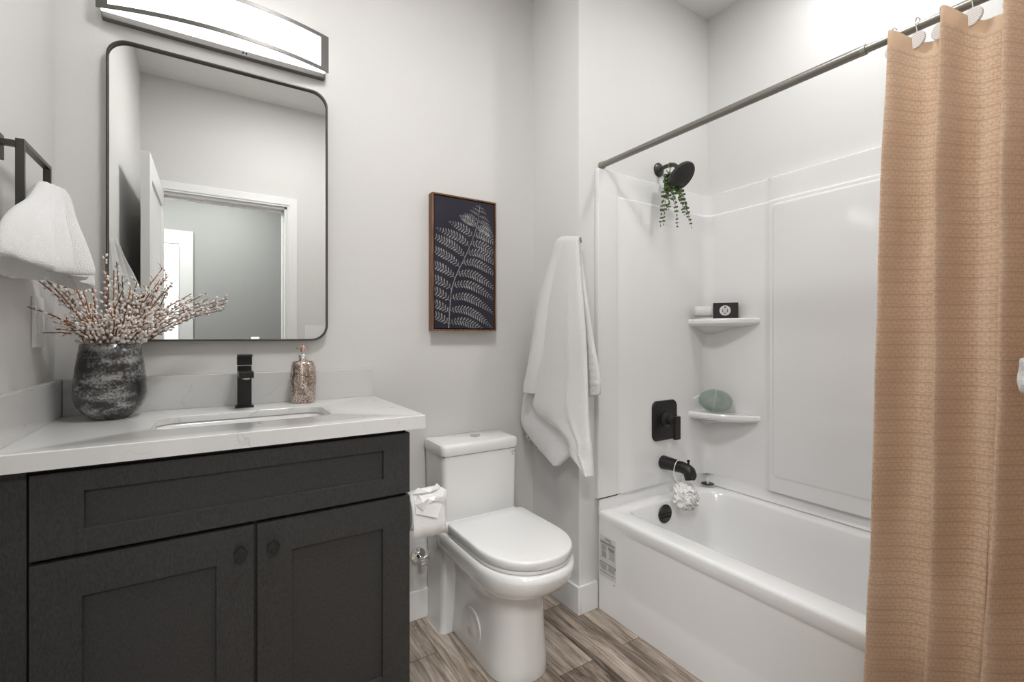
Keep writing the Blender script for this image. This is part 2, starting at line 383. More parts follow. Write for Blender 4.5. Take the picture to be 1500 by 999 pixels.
def baseboard(name, bs):
    o = finish(name, bxs(*bs), M['trim'], bevel=.003); struct(o)
BH = .118
baseboard('baseboard_back', [(.487, XS - .013, YB - .013, YB, 0, BH)])
baseboard('baseboard_partition', [(XS - .013, XS, YA - .013, YB, 0, BH), (XS, 1.392, YA - .013, YA, 0, BH)])
baseboard('baseboard_left', [(XL, XL + .013, .8, 1.30, 0, BH)])
# door casing, jamb (trim) and the opened door leaf
bm = bxs((DX0 - .065, DX0, YF, YF + .016, 0, DZ + .065), (DX1, DX1 + .065, YF, YF + .016, 0, DZ + .065), (DX0, DX1, YF, YF + .016, DZ, DZ + .065),
         (DX1 + .012, DX1 + .026, YF + .016, YF + .021, 0, DZ + .026), (DX0 - .026, DX0 - .012, YF + .016, YF + .021, 0, DZ + .026), (DX0 - .012, DX1 + .012, YF + .016, YF + .021, DZ + .012, DZ + .026))
struct(finish('trim_1', bm, M['trim'], bevel=.002))
bm = bxs((DX0, DX0 + .016, YF - .115, YF, 0, DZ), (DX1 - .016, DX1, YF - .115, YF, 0, DZ), (DX0, DX1, YF - .115, YF, DZ - .016, DZ),
         (DX1 - .028, DX1 - .016, YF - .08, YF - .045, 0, DZ - .016), (DX0 + .016, DX1 - .016, YF - .08, YF - .045, DZ - .028, DZ - .016))
struct(finish('trim_2', bm, M['trim'], bevel=.002))
# door leaf swung 90 degrees in against the left wall; shaker panels recessed on the room side
bm = bmesh.new()
dx0, dx1, dy0, dy1, dz1 = -.306, -.270, -.040, .740, 2.085
o0 = pl(rr(dy0, dy1, .012, dz1, .001, 2), 'x', dx1)
def leaf_panel(z0, z1):
    a = pl(rr(dy0 + .11, dy1 - .11, z0, z1, .001, 2), 'x', dx1); c = pl(rr(dy0 + .118, dy1 - .118, z0 + .008, z1 - .008, .001, 2), 'x', dx1 - .009)
    return a, c
def shaker(bm, rect, axis, c, depth, panels, thick, back):
    """front face at c with recessed panels, slab behind it. rect=(a0,a1,b0,b1) panels list of the same; depth signed"""
    a0, a1, b0, b1 = rect
    as_ = sorted({a0, a1, *[p[0] for p in panels], *[p[1] for p in panels]}); bs_ = sorted({b0, b1, *[p[2] for p in panels], *[p[3] for p in panels]})
    cache = {}
    def V(a, b_, cc):
        k = (round(a, 5), round(b_, 5), round(cc, 5))
        if k not in cache: cache[k] = bm.verts.new(pl([(a, b_)], axis, cc)[0])
        return cache[k]
    for i in range(len(as_) - 1):
        for j in range(len(bs_) - 1):
            ca, cb = (as_[i] + as_[i + 1]) / 2, (bs_[j] + bs_[j + 1]) / 2
            if any(p[0] < ca < p[1] and p[2] < cb < p[3] for p in panels): continue
            bm.faces.new((V(as_[i], bs_[j], c), V(as_[i + 1], bs_[j], c), V(as_[i + 1], bs_[j + 1], c), V(as_[i], bs_[j + 1], c)))
    for p in panels:
        e = .004
        o_ = [V(p[0], p[2], c), V(p[1], p[2], c), V(p[1], p[3], c), V(p[0], p[3], c)]
        i_ = [V(p[0] + e * .4, p[2] + e * .4, c + depth), V(p[1] - e * .4, p[2] + e * .4, c + depth), V(p[1] - e * .4, p[3] - e * .4, c + depth), V(p[0] + e * .4, p[3] - e * .4, c + depth)]
        for k in range(4): bm.faces.new((o_[k], o_[(k + 1) % 4], i_[(k + 1) % 4], i_[k]))
        bm.faces.new(i_)
    f_ = [V(a0, b0, c), V(a1, b0, c), V(a1, b1, c), V(a0, b1, c)]; k_ = [V(a0, b0, back), V(a1, b0, back), V(a1, b1, back), V(a0, b1, back)]
    # side skirts built separately (front border may be subdivided)
    bm.faces.new(k_)
    for k in range(4): bm.faces.new((f_[k], f_[(k + 1) % 4], k_[(k + 1) % 4], k_[k]))
shaker(bm, (dy0, dy1, .012, dz1), 'x', dx1, -.009, [(dy0 + .11, dy1 - .11, .20, .95), (dy0 + .11, dy1 - .11, 1.06, dz1 - .11)], .036, dx0)
door = struct(finish('door_1', bm, M['trim'], smooth=False))
bm = bmesh.new(); cyl(bm, (dx1, dy1 - .06, 1.0), (dx1 + .05, dy1 - .06, 1.0), .012); cyl(bm, (dx1 + .045, dy1 - .06, 1.0), (dx1 + .045, dy1 - .17, 1.0), .009)
cyl(bm, (dx1, dy1 - .06, 1.0), (dx1 + .006, dy1 - .06, 1.0), .027, n=24); finish('door_handle', bm, M['black'], door)
# far door of the hall; the casing's shade is put into its grey colour
bm = bxs((-.29, -.175, -1.9, -1.88, 0, 2.19), (-1.19, -.29, -1.9, -1.88, 2.06, 2.19)); struct(finish('trim_3', bm, mat('shaded_hall_trim', (.30, .305, .295), .5, bump=(60, .03, .0005)), bevel=.002))
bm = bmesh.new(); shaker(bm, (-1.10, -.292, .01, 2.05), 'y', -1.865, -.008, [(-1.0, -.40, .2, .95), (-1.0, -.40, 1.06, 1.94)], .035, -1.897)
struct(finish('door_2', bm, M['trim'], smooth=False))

# ---------------------------------------------------------------- ceiling lights out of view: tub can inferred from shadows, others added as fill
def can(x, y, z, watts, label, sz=.14):
    k = sz / .14
    t = thing('unseen_ceiling_light', (x, y, z), label, 'ceiling light')
    bm = bmesh.new(); lathe(bm, [(.072 * k, z - .001), (.072 * k + .006, z - .006), (.072 * k + .023, z - .004), (.072 * k + .025, z - .0005)], 40, (x, y, 0), cap=False)
    finish('trim_ring', bm, M['whiteplastic'], t)
    bm = bmesh.new(); lathe(bm, [(.0001, z - .003), (.072 * k, z - .003)], 40, (x, y, 0)); finish('lens', bm, M['lens'], t)
    area('downlight_beam', (x, y, z - .012), sz, watts)
can(.42, .80, ZC, LIGHT_FILL_ROOM, 'wide round unseen fill light added at the ceiling between the doorway and the vanity', .36)  # unseen lamp added to even out the light in the room
can(1.80, .72, ZC, LIGHT_CAN * .32, 'round recessed ceiling light over the bathtub')
can(.10, -1.15, 2.75, LIGHT_FILL_HALL, 'round unseen fill light added at the hall ceiling straight outside the doorway', .34)  # added out of view to send fill light through the doorway
can(-.80, -.98, 2.75, LIGHT_FILL_HALL * 1.35, 'wide round unseen fill light added at the left end of the hall', .50)  # added out of view to brighten the tub apron and lower room
# ================================================================ VANITY
t = thing('vanity_cabinet', (.05, 1.55, 0), 'charcoal shaker vanity cabinet with two doors under the white countertop', 'cabinet')
finish('body', bxs((XL + .001, .480, 1.345, 1.363, .10, .745), (XL + .001, .480, 1.345, 1.363, .86, .898), (XL + .001, XL + .019, 1.363, 1.848, .10, .898), (.462, .480, 1.345, 1.848, .10, .898), (XL + .019, .462, 1.363, 1.836, .10, .118), (XL + .019, .462, 1.836, 1.848, .10, .898), (XL + .001, .470, 1.40, 1.415, 0, .10), (.452, .470, 1.415, 1.848, 0, .10)), M['cabinet'], t, smooth=False)
finish('filler_panel', bxs((XL + .001, -.321, 1.328, 1.345, .10, .898)), M['cabinet'], t, smooth=False, bevel=.0015)
FY = 1.322
def front(name, a0, a1, b0, b1, p):
    bm = bmesh.new(); shaker(bm, (a0, a1, b0, b1), 'y', FY, .009, [p], .02, FY + .021)
    return finish(name, bm, M['cabinet'], t, smooth=False)
front('drawer_front', -.316, .484, .712, .886, (-.233, .407, .760, .843))
for nm, a0, a1, p, kx in (('door', -.316, .0825, (-.236, .004, .195, .621), .053), ('door', .0905, .484, (.169, .405, .195, .621), .124)):
    d = front(nm, a0, a1, .115, .702, p)
    bm = bmesh.new(); lathe(bm, [(.006, FY + .001), (.006, FY - .012), (.013, FY - .016), (.0145, FY - .020), (.0135, FY - .025), (.0001, FY - .0265)], 28, (kx, 0, .645), 'y')
    finish('knob', bm, M['black'], d)

HX0, HX1, HY0, HY1 = -.137, .297, 1.452, 1.668
t = thing('countertop', (.05, 1.55, .899), 'white veined quartz countertop with backsplash on the charcoal vanity', 'countertop')
ZT = .937
bm = bmesh.new()
out = lambda e, z: pl(rr(XL + .001 + e, .526 - e, 1.301 + e, 1.849 - e, .002, 7), 'z', z)
inn = lambda e, z: pl(rr(HX0 - e, HX1 + e, HY0 - e, HY1 + e, .045, 7), 'z', z)
loft(bm, [out(0, .899), out(0, ZT - .0015), out(.0015, ZT), inn(.003, ZT), inn(.001, ZT - .001), inn(0, ZT - .003), inn(0, ZT - .020), inn(.045, ZT - .020), inn(.045, .899)], closed=True)
finish('slab', bm, M['quartz'], t, angle=30)
finish('backsplash', bxs((XL + .021, .518, 1.826, 1.849, ZT, 1.044)), M['quartz'], t, smooth=False, bevel=.0015)
finish('side_splash', bxs((XL + .001, XL + .020, 1.301, 1.849, ZT, 1.045)), M['quartz'], t, smooth=False, bevel=.0015)

# undermount sink
bm = bmesh.new()
def sk(e, z, r=.05): return pl(rr(HX0 - e, HX1 + e, HY0 - e, HY1 + e, r, 7), 'z', z)
loft(bm, [sk(.035, .9140), sk(.006, .9140), sk(.004, .910), sk(-.002, .86, .055), sk(-.010, .80, .06), sk(-.03, .778, .06), sk(-.07, .770, .03)], cap1=True)
o = finish('sink', bm, M['porcelain'], solid=.004, angle=50); tag(o, 'white rectangular undermount sink set into the quartz countertop', 'sink')
bm = bmesh.new(); lathe(bm, [(.0001, .7735), (.018, .7735), (.020, .7755), (.023, .7735), (.023, .771)], 28, (.08, 1.56, 0)); finish('drain', bm, M['black'], o)

# faucet: square black column with a flat lever
FX, FY2 = .083, 1.768
t = thing('faucet', (FX, FY2, ZT), 'square matte black single lever faucet behind the sink', 'faucet')
finish('base_plate', bxs((FX - .026, FX + .026, FY2 - .026, FY2 + .026, ZT, ZT + .006)), M['black'], t, smooth=False, bevel=.001)
finish('column', bxs((FX - .020, FX + .020, FY2 - .020, FY2 + .020, ZT + .006, ZT + .135)), M['black'], t, smooth=False, bevel=.0015)
bm = bxs((FX - .020, FX + .020, FY2 - .125, FY2 - .02, ZT + .103, ZT + .122)); finish('spout', bm, M['black'], t, smooth=False, bevel=.0015)
bm = bmesh.new(); cyl(bm, (FX, FY2 - .11, ZT + .1035), (FX, FY2 - .11, ZT + .099), .010, n=20); finish('aerator', bm, M['chrome'], t)
bm = bxs((FX - .021, FX + .021, FY2 - .021, FY2 + .021, ZT + .138, ZT + .166)); finish('lever_hub', bm, M['black'], t, smooth=False, bevel=.001)
bm = bxs((FX - .021, FX + .021, FY2 - .055, FY2 + .021, ZT + .1665, ZT + .1725))
finish('lever', bm, M['black'], t, smooth=False, bevel=.001)

# soap dispenser
SX, SY = .262, 1.772
t = thing('soap_dispenser', (SX, SY, ZT), 'silver and copper crackle mosaic soap dispenser beside the faucet', 'soap dispenser')
bm = bmesh.new()
lathe(bm, [(.0001, ZT + .0008), (.033, ZT + .0008), (.0365, ZT + .004), (.0395, ZT + .03), (.0425, ZT + .07), (.042, ZT + .10), (.0385, ZT + .13), (.035, ZT + .141), (.030, ZT + .145), (.0001, ZT + .146)], 48, (SX, SY, 0), sx=1, sy=.86)
finish('bottle', bm, M['crackle'], t)
bm = bmesh.new(); lathe(bm, [(.0145, ZT + .144), (.0155, ZT + .146), (.0155, ZT + .166), (.014, ZT + .168), (.0055, ZT + .168), (.0055, ZT + .178), (.0001, ZT + .179)], 28, (SX, SY, 0)); finish('collar', bm, M['chrome'], t)
mc = mat('rose_gold_metal', (.62, .45, .36), .2, metal=.9, bump=(50, .02, .0003))
bm = bmesh.new(); lathe(bm, [(.0035, ZT + .176), (.0085, ZT + .178), (.0085, ZT + .196), (.007, ZT + .198), (.0001, ZT + .199)], 24, (SX, SY, 0))
tube(bm, [(SX, SY, ZT + .1945), (SX - .012, SY - .018, ZT + .1955), (SX - .024, SY - .036, ZT + .191)], [.0045, .004, .003], 10); finish('pump_nozzle', bm, mc, t)

# vase and willow branches
VX, VY = -.247, 1.728
bm = bmesh.new()
prof = [(.0001, ZT + .0005), (.030, ZT + .0005), (.040, ZT + .003), (.062, ZT + .020), (.075, ZT + .042), (.0815, ZT + .068), (.0805, ZT + .10), (.0765, ZT + .14), (.071, ZT + .18), (.0665, ZT + .211),
        (.0645, ZT + .212), (.0635, ZT + .209), (.070, ZT + .16), (.077, ZT + .09), (.060, ZT + .025), (.0001, ZT + .012)]
lathe(bm, prof, 56, (VX, VY, 0)); o = finish('vase', bm, M['vase'], angle=60)
tag(o, 'mottled smoky grey mercury glass vase holding willow branches on the countertop', 'vase')

def ico_template():
    bm = bmesh.new(); bmesh.ops.create_icosphere(bm, subdivisions=1, radius=1)
    v = [x.co.copy() for x in bm.verts]; f = [[q.index for q in x.verts] for x in bm.faces]; bm.free(); return v, f
IV, IF = ico_template()
def blob(bm, c, d, r, l):
    d = d.normalized(); u = d.orthogonal().normalized(); v = d.cross(u)
    vs = [bm.verts.new(c + u * p.x * r + v * p.y * r + d * p.z * l) for p in IV]
    for f in IF: bm.faces.new([vs[i] for i in f])
rnd = random.Random(21)
tips = []
# explicit long ones (seen against mirror and wall), then a filled fan
tips += [(.035, 1.71, 1.285), (.03, 1.745, 1.262), (-.02, 1.70, 1.30), (-.383, 1.60, 1.325), (-.378, 1.57, 1.24), (-.35, 1.56, 1.315), (-.262, 1.735, 1.405), (-.245, 1.76, 1.36), (-.30, 1.72, 1.395), (-.13, 1.745, 1.375), (-.115, 1.73, 1.35), (-.06, 1.75, 1.30)]
while len(tips) < 60:
    az = R(rnd.uniform(-195, 12)); el = R(rnd.uniform(12, 74)); ln = rnd.uniform(.10, .25) * (1.0 if abs(math.sin(az)) < .6 else .82)
    p = (VX + math.cos(az) * math.cos(el) * ln, VY - abs(math.sin(az)) * math.cos(el) * ln * .75, 1.145 + math.sin(el) * ln)
    if p[0] < XL + .012:
        if rnd.random() < .35: continue
        p = (XL + .014 + rnd.uniform(0, .03), p[1] - rnd.uniform(0, .05), p[2])
    if p[1] > 1.80: continue
    tips.append(p)
for i, tp in enumerate(tips):
    tp = Vector(tp); hz = Vector((tp.x - VX, tp.y - VY, 0)); hd = hz.normalized() if hz.length > 1e-4 else Vector((1, 0, 0))
    rim = Vector((VX, VY, 1.135)) + hd * min(.052, hz.length * .5) * rnd.uniform(.3, 1)
    bot = Vector((VX, VY, .975)) - hd * rnd.uniform(0, .03)
    mid = (rim + tp) / 2 + Vector((0, 0, .012 + hz.length * .05)) + Vector((rnd.uniform(-.008, .008), rnd.uniform(-.008, .008), 0))
    if mid.x < XL + .01: mid.x = XL + .01
    path = bez([bot, rim, mid, tp], 9)
    bm = bmesh.new(); n = len(path); tube(bm, path, [.0031 - .0019 * k / n for k in range(n)], 6)
    buds = bmesh.new(); mk = 0
    pts = path[9:]
    tot = sum((b_ - a).length for a, b_ in zip(pts, pts[1:])); acc = 0; nxt = .004
    for a, b_ in zip(pts, pts[1:]):
        seg = (b_ - a).length
        while nxt < acc + seg:
            c = a.lerp(b_, (nxt - acc) / seg); d = (b_ - a).normalized()
            side = d.orthogonal().normalized(); side.rotate(Matrix.Rotation(mk * 2.4 + rnd.uniform(-.5, .5), 3, d))
            k = 1 - .35 * nxt / tot
            if rnd.random() > .10:
                off = side * .0045
                # side twigs now and then carry a little cluster
                if rnd.random() < .28:
                    e = c + side * .014 + d * .012
                    if e.x > XL + .006 and e.y < 1.815:
                        tube(bm, [c, e], [.0011, .0008], 5)
                        blob(buds, e, side + d, .0050 * k, .0070 * k)
                blob(buds, c + off, d + side * .5, rnd.uniform(.0040, .0056) * k, rnd.uniform(.0055, .0085) * k)
            mk += 1; nxt += rnd.uniform(.0065, .0105)
        acc += seg
    br = finish('willow_branch', bm, M['twig'])
    finish('catkins', buds, M['catkin'], br)
    tag(br, 'brown willow branch dotted with white catkins standing in the smoky grey vase', 'branch', 'willow branches in the vase')

# ================================================================ MIRROR, VANITY LIGHT, PICTURE
MX0, MX1, MZ0, MZ1 = -.272, .353, 1.153, 2.063
t = thing('wall_mirror', (.04, YB, MZ0), 'tall rounded rectangle mirror with thin dark metal frame above the sink', 'mirror')
bm = bmesh.new(); o_ = lambda e, y, r=.055: pl(rr(MX0 + e, MX1 - e, MZ0 + e, MZ1 - e, r, 10), 'y', y)
loft(bm, [o_(0, YB - .001), o_(0, YB - .030), o_(.0035, YB - .030, .052), o_(.0035, YB - .016, .052), o_(.0045, YB - .001, .051)], closed=True)
finish('frame', bm, M['ringmetal'], t, angle=30)
bm = bmesh.new(); loft(bm, [o_(.0037, YB - .012, .052), o_(.0037, YB - .018, .052), o_(.006, YB - .0185, .050)], cap0=True, cap1=True)
finish('glass', bm, M['mirror'], t, angle=5)

t = thing('vanity_light', (.03, YB, 2.13), 'long bow fronted vanity light with glowing white diffuser above the mirror', 'wall light')
LX0, LX1, LZ0, LZ1 = -.293, .353, 2.132, 2.262
finish('back_plate', bxs((-.283, .345, 1.826, 1.849, 2.118, 2.276)), M['lampframe'], t, smooth=False, bevel=.001)
def bow(x, y0=1.806, dep=.060):
    u = (x - (LX0 + LX1) / 2) / ((LX1 - LX0) / 2); return y0 - dep * (1 - u * u)
xs = [LX0 + (LX1 - LX0) * i / 40 for i in range(41)]
bm = bmesh.new()
def bowbar(bm, x0, x1, z0, z1, th=.004):
    q = [x for x in [x0 + (x1 - x0) * i / 40 for i in range(41)]]
    loft(bm, [[(x, bow(x), z0), (x, bow(x), z1), (x, bow(x) + th, z1), (x, bow(x) + th, z0)] for x in q], True, True)
bowbar(bm, LX0, LX1, LZ0, LZ0 + .012); bowbar(bm, LX0, LX1, LZ1 - .012, LZ1); bowbar(bm, LX0, LX0 + .028, LZ0 + .012, LZ1 - .012); bowbar(bm, LX1 - .028, LX1, LZ0 + .012, LZ1 - .012)
finish('bezel', bm, M['lampframe'], t, angle=30)
bm = bmesh.new()
q = [LX0 + .010 + (LX1 - LX0 - .020) * i / 40 for i in range(41)]
loft(bm, [[(x, bow(x) + .005, LZ0 + .003), (x, bow(x) + .005, LZ1 - .003), (x, 1.8255, LZ1 - .003), (x, 1.8255, LZ0 + .003)] for x in q], True, True)
finish('diffuser', bm, M['diffuser'], t, angle=30)
bm = bmesh.new()
for x in (.082, .092): lathe(bm, [(.0001, 1.8255), (.0028, 1.8255)], 12, (x, 0, 2.128), 'y')
finish('screw', bm, M['chrome'], t)

# framed fern
PX0, PX1, PZ0, PZ1, PY0 = .760, 1.066, 1.192, 1.766, 1.809
t = thing('framed_fern_art', (.913, YB, PZ0), 'dark navy fern print in a thin walnut floater frame above the toilet', 'picture')
bm = bmesh.new(); o_ = lambda e, y: pl(rr(PX0 + e, PX1 - e, PZ0 + e, PZ1 - e, .0005, 1), 'y', y)
loft(bm, [o_(0, YB - .001), o_(0, PY0), o_(.006, PY0), o_(.006, YB - .001)], closed=True); finish('frame', bm, M['wood'], t, angle=30)
CX0, CX1, CZ0, CZ1, CY = PX0 + .0105, PX1 - .0105, PZ0 + .0105, PZ1 - .0105, PY0 + .003
finish('canvas', bxs((CX0, CX1, CY, YB - .004, CZ0, CZ1), (PX0 + .006, PX1 - .006, YB - .006, YB - .002, PZ0 + .006, PZ1 - .006)), M['canvas'], t, smooth=False)
bm = bmesh.new(); W, Hh = CX1 - CX0, CZ1 - CZ0; YP = CY - .0006
spine = bez([(.225, 0, 0), (.245, .15, 0), (.275, .30, 0), (.36, .42, 0), (.50, .56, 0), (.64, .72, 0), (.71, .84, 0), (.74, .93, 0), (.75, .985, 0)], 12)
spine = [(p.x * W, p.y * Hh) for p in spine]
NP = 0
def inside(p): return .002 < p[0] < W - .002 and .002 < p[1] < Hh - .002
def poly(pts):
    if not any(inside(p) for p in pts): return
    pts = [(min(max(p[0], .001), W - .001), min(max(p[1], .001), Hh - .001)) for p in pts]
    global NP; NP += 1; yy = YP - .0000004 * NP
    bm.faces.new([bm.verts.new((CX0 + p[0], yy, CZ0 + p[1])) for p in pts])
def strip(path, w0, w1):
    n = len(path)
    for i in range(n - 1):
        a, b_ = path[i], path[i + 1]; dx, dz = b_[0] - a[0], b_[1] - a[1]; l = math.hypot(dx, dz) or 1; nx, nz = -dz / l, dx / l
        wa = w0 + (w1 - w0) * i / n; wb = w0 + (w1 - w0) * (i + 1) / n
        poly([(a[0] - nx * wa, a[1] - nz * wa), (b_[0] - nx * wb, b_[1] - nz * wb), (b_[0] + nx * wb, b_[1] + nz * wb), (a[0] + nx * wa, a[1] + nz * wa)])
strip(spine, .0024, .0008)
def leaflet(p, ang, ln):
    c, s_ = math.cos(ang), math.sin(ang); sh = [(0, 0), (.2, .085), (.5, .13), (.8, .125), (1, 0), (.8, -.125), (.5, -.13), (.2, -.085)]
    poly([(p[0] + (a * c - b_ * s_) * ln, p[1] + (a * s_ + b_ * c) * ln) for a, b_ in sh])
ns = len(spine)
def spine_at(v):
    for a, b_ in zip(spine, spine[1:]):
        if a[1] <= v <= b_[1]:
            k = (v - a[1]) / max(b_[1] - a[1], 1e-6); return (a[0] + (b_[0] - a[0]) * k, v)
    return spine[-1]
rn = random.Random(3)
def pinna(v, side, ln):
    p = spine_at(v * Hh); ang = R(158 if side < 0 else -8) + rn.uniform(-.05, .05); curve = R(-34 if side > 0 else 8); n = max(7, int(ln / (.0125 if ln > .1 else .0085)))
    path = [p]; st = ln / n
    for i in range(n):
        a = ang + (R(30) if side > 0 else R(-22)) * (1 - i / (n * .4)) * (1 if i < n * .4 else 0) + curve * (i / n)
        path.append((path[-1][0] + math.cos(a) * st, path[-1][1] + math.sin(a) * st))
    strip(path, .0008, .0004)
    for i in range(1, n):
        if i % 1: continue
        a = math.atan2(path[i + 1][1] - path[i][1], path[i + 1][0] - path[i][0]) if i < n else ang
        l = (.0265 if ln > .09 else .17 * ln) * math.sin(math.pi * (.16 + .80 * i / n)) * (1 - .25 * i / n)
        for sg in (1, -1): leaflet(path[i], a + sg * R(58), l)
for v, ln in ((.03, .12), (.115, .14), (.205, .15), (.295, .15), (.385, .18), (.47, .20), (.555, .20), (.64, .175), (.715, .135), (.80, .095), (.85, .072), (.89, .052), (.925, .036), (.955, .022)): pinna(v, -1, ln)
for v, ln in ((.035, .22), (.13, .24), (.225, .24), (.32, .235), (.41, .22), (.50, .20), (.58, .18), (.655, .155), (.725, .125), (.785, .10), (.84, .078), (.885, .057), (.925, .04), (.955, .026)): pinna(v, 1, ln)
finish('fern_print', bm, M['fern'], t, smooth=False)

# ================================================================ TOILET
TX = .900
t = thing('toilet', (TX, 1.55, 0), 'white one piece skirted toilet with closed soft edged lid', 'toilet')
def dring(w, yf, yb, z, ym=None, rb=.03, tx=TX, p=2.25):
    """D outline: superellipse nose towards -y, straight sides, rounded back corners"""
    if ym is None: ym = yf + w * 1.15
    pts = []
    n = 28
    for i in range(n + 1):
        a = math.pi + math.pi * i / n
        cx, sy = math.cos(a), math.sin(a)
        pts.append((tx + w * math.copysign(abs(cx) ** (2 / p), cx), ym + (ym - yf) * math.copysign(abs(sy) ** (2 / p), sy), z))
    for k in range(1, 5): pts.append((tx + w, ym + (yb - rb - ym) * k / 5, z))
    for i in range(6): a = R(90 * i / 5); pts.append((tx + w - rb + rb * math.cos(a), yb - rb + rb * math.sin(a), z))
    for i in range(6): a = R(90 + 90 * i / 5); pts.append((tx - w + rb + rb * math.cos(a), yb - rb + rb * math.sin(a), z))
    for k in range(4, 0, -1): pts.append((tx - w, ym + (yb - rb - ym) * k / 5, z))
    return pts
bm = bmesh.new()
PX_ = .907
rings = [dring(.110, 1.296, 1.72, 0, 1.42, tx=PX_), dring(.113, 1.293, 1.72, .008, 1.42, tx=PX_), dring(.110, 1.297, 1.72, .05, 1.42, tx=PX_), dring(.104, 1.304, 1.72, .14, 1.42, tx=PX_), dring(.101, 1.308, 1.72, .22, 1.42, tx=PX_),
         dring(.104, 1.305, 1.72, .275, 1.42, tx=.905), dring(.118, 1.285, 1.72, .297, 1.41, tx=.903), dring(.142, 1.240, 1.72, .320, 1.40, tx=.901), dring(.160, 1.198, 1.72, .345, 1.39),
         dring(.170, 1.174, 1.72, .375, 1.385), dring(.1735, 1.166, 1.72, .400, 1.385), dring(.172, 1.168, 1.72, .418, 1.385), dring(.160, 1.182, 1.72, .424, 1.385)]
loft(bm, rings, True, True)
bowl = finish('bowl', bm, M['porcelain'], t, angle=70)
bm = bmesh.new()      # rear column that carries the tank, with a sloped shoulder
def rect(x0, x1, y0, y1, z, r=.022): return pl(rr(x0, x1, y0, y1, r, 6), 'z', z)
loft(bm, [rect(.744, 1.072, 1.690, 1.845, 0), rect(.748, 1.068, 1.690, 1.845, .02), rect(.748, 1.068, 1.680, 1.845, .30), rect(.745, 1.071, 1.655, 1.845, .37), rect(.738, 1.078, 1.600, 1.845, .425), rect(.74, 1.076, 1.62, 1.845, .445), rect(.745, 1.07, 1.652, 1.845, .452)], True, True)
finish('rear_column', bm, M['porcelain'], t, angle=70)
bm = bmesh.new(); loft(bm, [rect(.741, 1.075, 1.656, 1.838, .44), rect(.740, 1.076, 1.654, 1.840, .56), rect(.738, 1.078, 1.652, 1.841, .702)], True, True)
tank = finish('tank', bm, M['porcelain'], t, angle=50)
finish('lid_gap', bxs((.742, 1.074, 1.656, 1.838, .701, .7045)), M['gap_shade_seam'], t, smooth=False)  # dark sheet standing in for the shade between tank and lid
bm = bmesh.new(); loft(bm, [rect(.735, 1.081, 1.649, 1.844, .7045), rect(.733, 1.083, 1.647, 1.845, .708), rect(.733, 1.083, 1.647, 1.845, .735), rect(.736, 1.080, 1.651, 1.842, .745), rect(.748, 1.068, 1.664, 1.832, .750, .02)], True, True)
lid = finish('tank_lid', bm, M['porcelain'], t, angle=50)
bm = bmesh.new(); lathe(bm, [(.0225, .7495), (.0225, .752), (.019, .7545), (.016, .7545), (.0155, .7535), (.0001, .756)], 36, (.925, 1.745, 0)); finish('flush_button', bm, M['chrome'], lid)
bm = bmesh.new()      # seat ring and lid
loft(bm, [dring(.158, 1.190, 1.60, .4245, 1.385, .04), dring(.165, 1.180, 1.602, .427, 1.385, .04), dring(.165, 1.180, 1.602, .436, 1.385, .04), dring(.160, 1.186, 1.60, .4385, 1.385, .04)], True, True)
finish('seat', bm, M['seat'], t, angle=60)
bm = bmesh.new()
loft(bm, [dring(.161, 1.184, 1.608, .4385, 1.385, .02), dring(.167, 1.176, 1.610, .442, 1.385, .02), dring(.168, 1.174, 1.610, .460, 1.385, .02), dring(.1675, 1.1745, 1.610, .4655, 1.385, .02), dring(.1655, 1.177, 1.608, .4690, 1.385, .02), dring(.162, 1.182, 1.605, .4700, 1.385, .02), dring(.120, 1.24, 1.56, .4710, 1.40, .02)], True, True)
finish('lid', bm, M['seat'], t, angle=60)
bm = bmesh.new()
lathe(bm, [(.066, PX_ - .098), (.069, PX_ - .106), (.067, PX_ - .1090), (.058, PX_ - .1100), (.055, PX_ - .1092), (.030, PX_ - .1092), (.027, PX_ - .1104), (.0001, PX_ - .1108)], 48, (0, 1.535, .100), 'x')
finish('side_cap', bm, M['porcelain'], t, angle=50)
bm = bmesh.new()     # bolt access plug high on the column
lathe(bm, [(.012, .7475), (.0125, .7445), (.011, .7435), (.0001, .7432)], 24, (0, 1.735, .335), 'x'); finish('bolt_plug', bm, M['seat'], t)
# tiny printed certification mark on the tank: letters above two dots and a tail
def text(name, s, size, mtx, m, parent=None):
    cu = bpy.data.curves.new(name, 'FONT'); cu.body = s; cu.size = size; cu.align_x = 'CENTER'; cu.align_y = 'CENTER'; cu.extrude = .0001
    tmp = bpy.data.objects.new(name, cu); COL.objects.link(tmp); bpy.context.view_layer.update()
    dg = bpy.context.evaluated_depsgraph_get(); me = bpy.data.meshes.new_from_object(tmp.evaluated_get(dg))
    bpy.data.objects.remove(tmp); me.transform(mtx)
    bm = bmesh.new(); bm.from_mesh(me); bpy.data.meshes.remove(me)
    return bm
FR = lambda x, y, z: Matrix.Translation((x, y, z)) @ Matrix.Rotation(R(90), 4, 'X')      # faces -y
bm = text('mark', 'UPC', .011, FR(1.056, 1.6522, .688), None)
b2 = text('mark', '® c', .009, FR(1.056, 1.6522, .677), None); me_ = bpy.data.meshes.new('x'); b2.to_mesh(me_); b2.free(); bm.from_mesh(me_)
finish('printed_mark', bm, M['greyink'], tank, smooth=False)

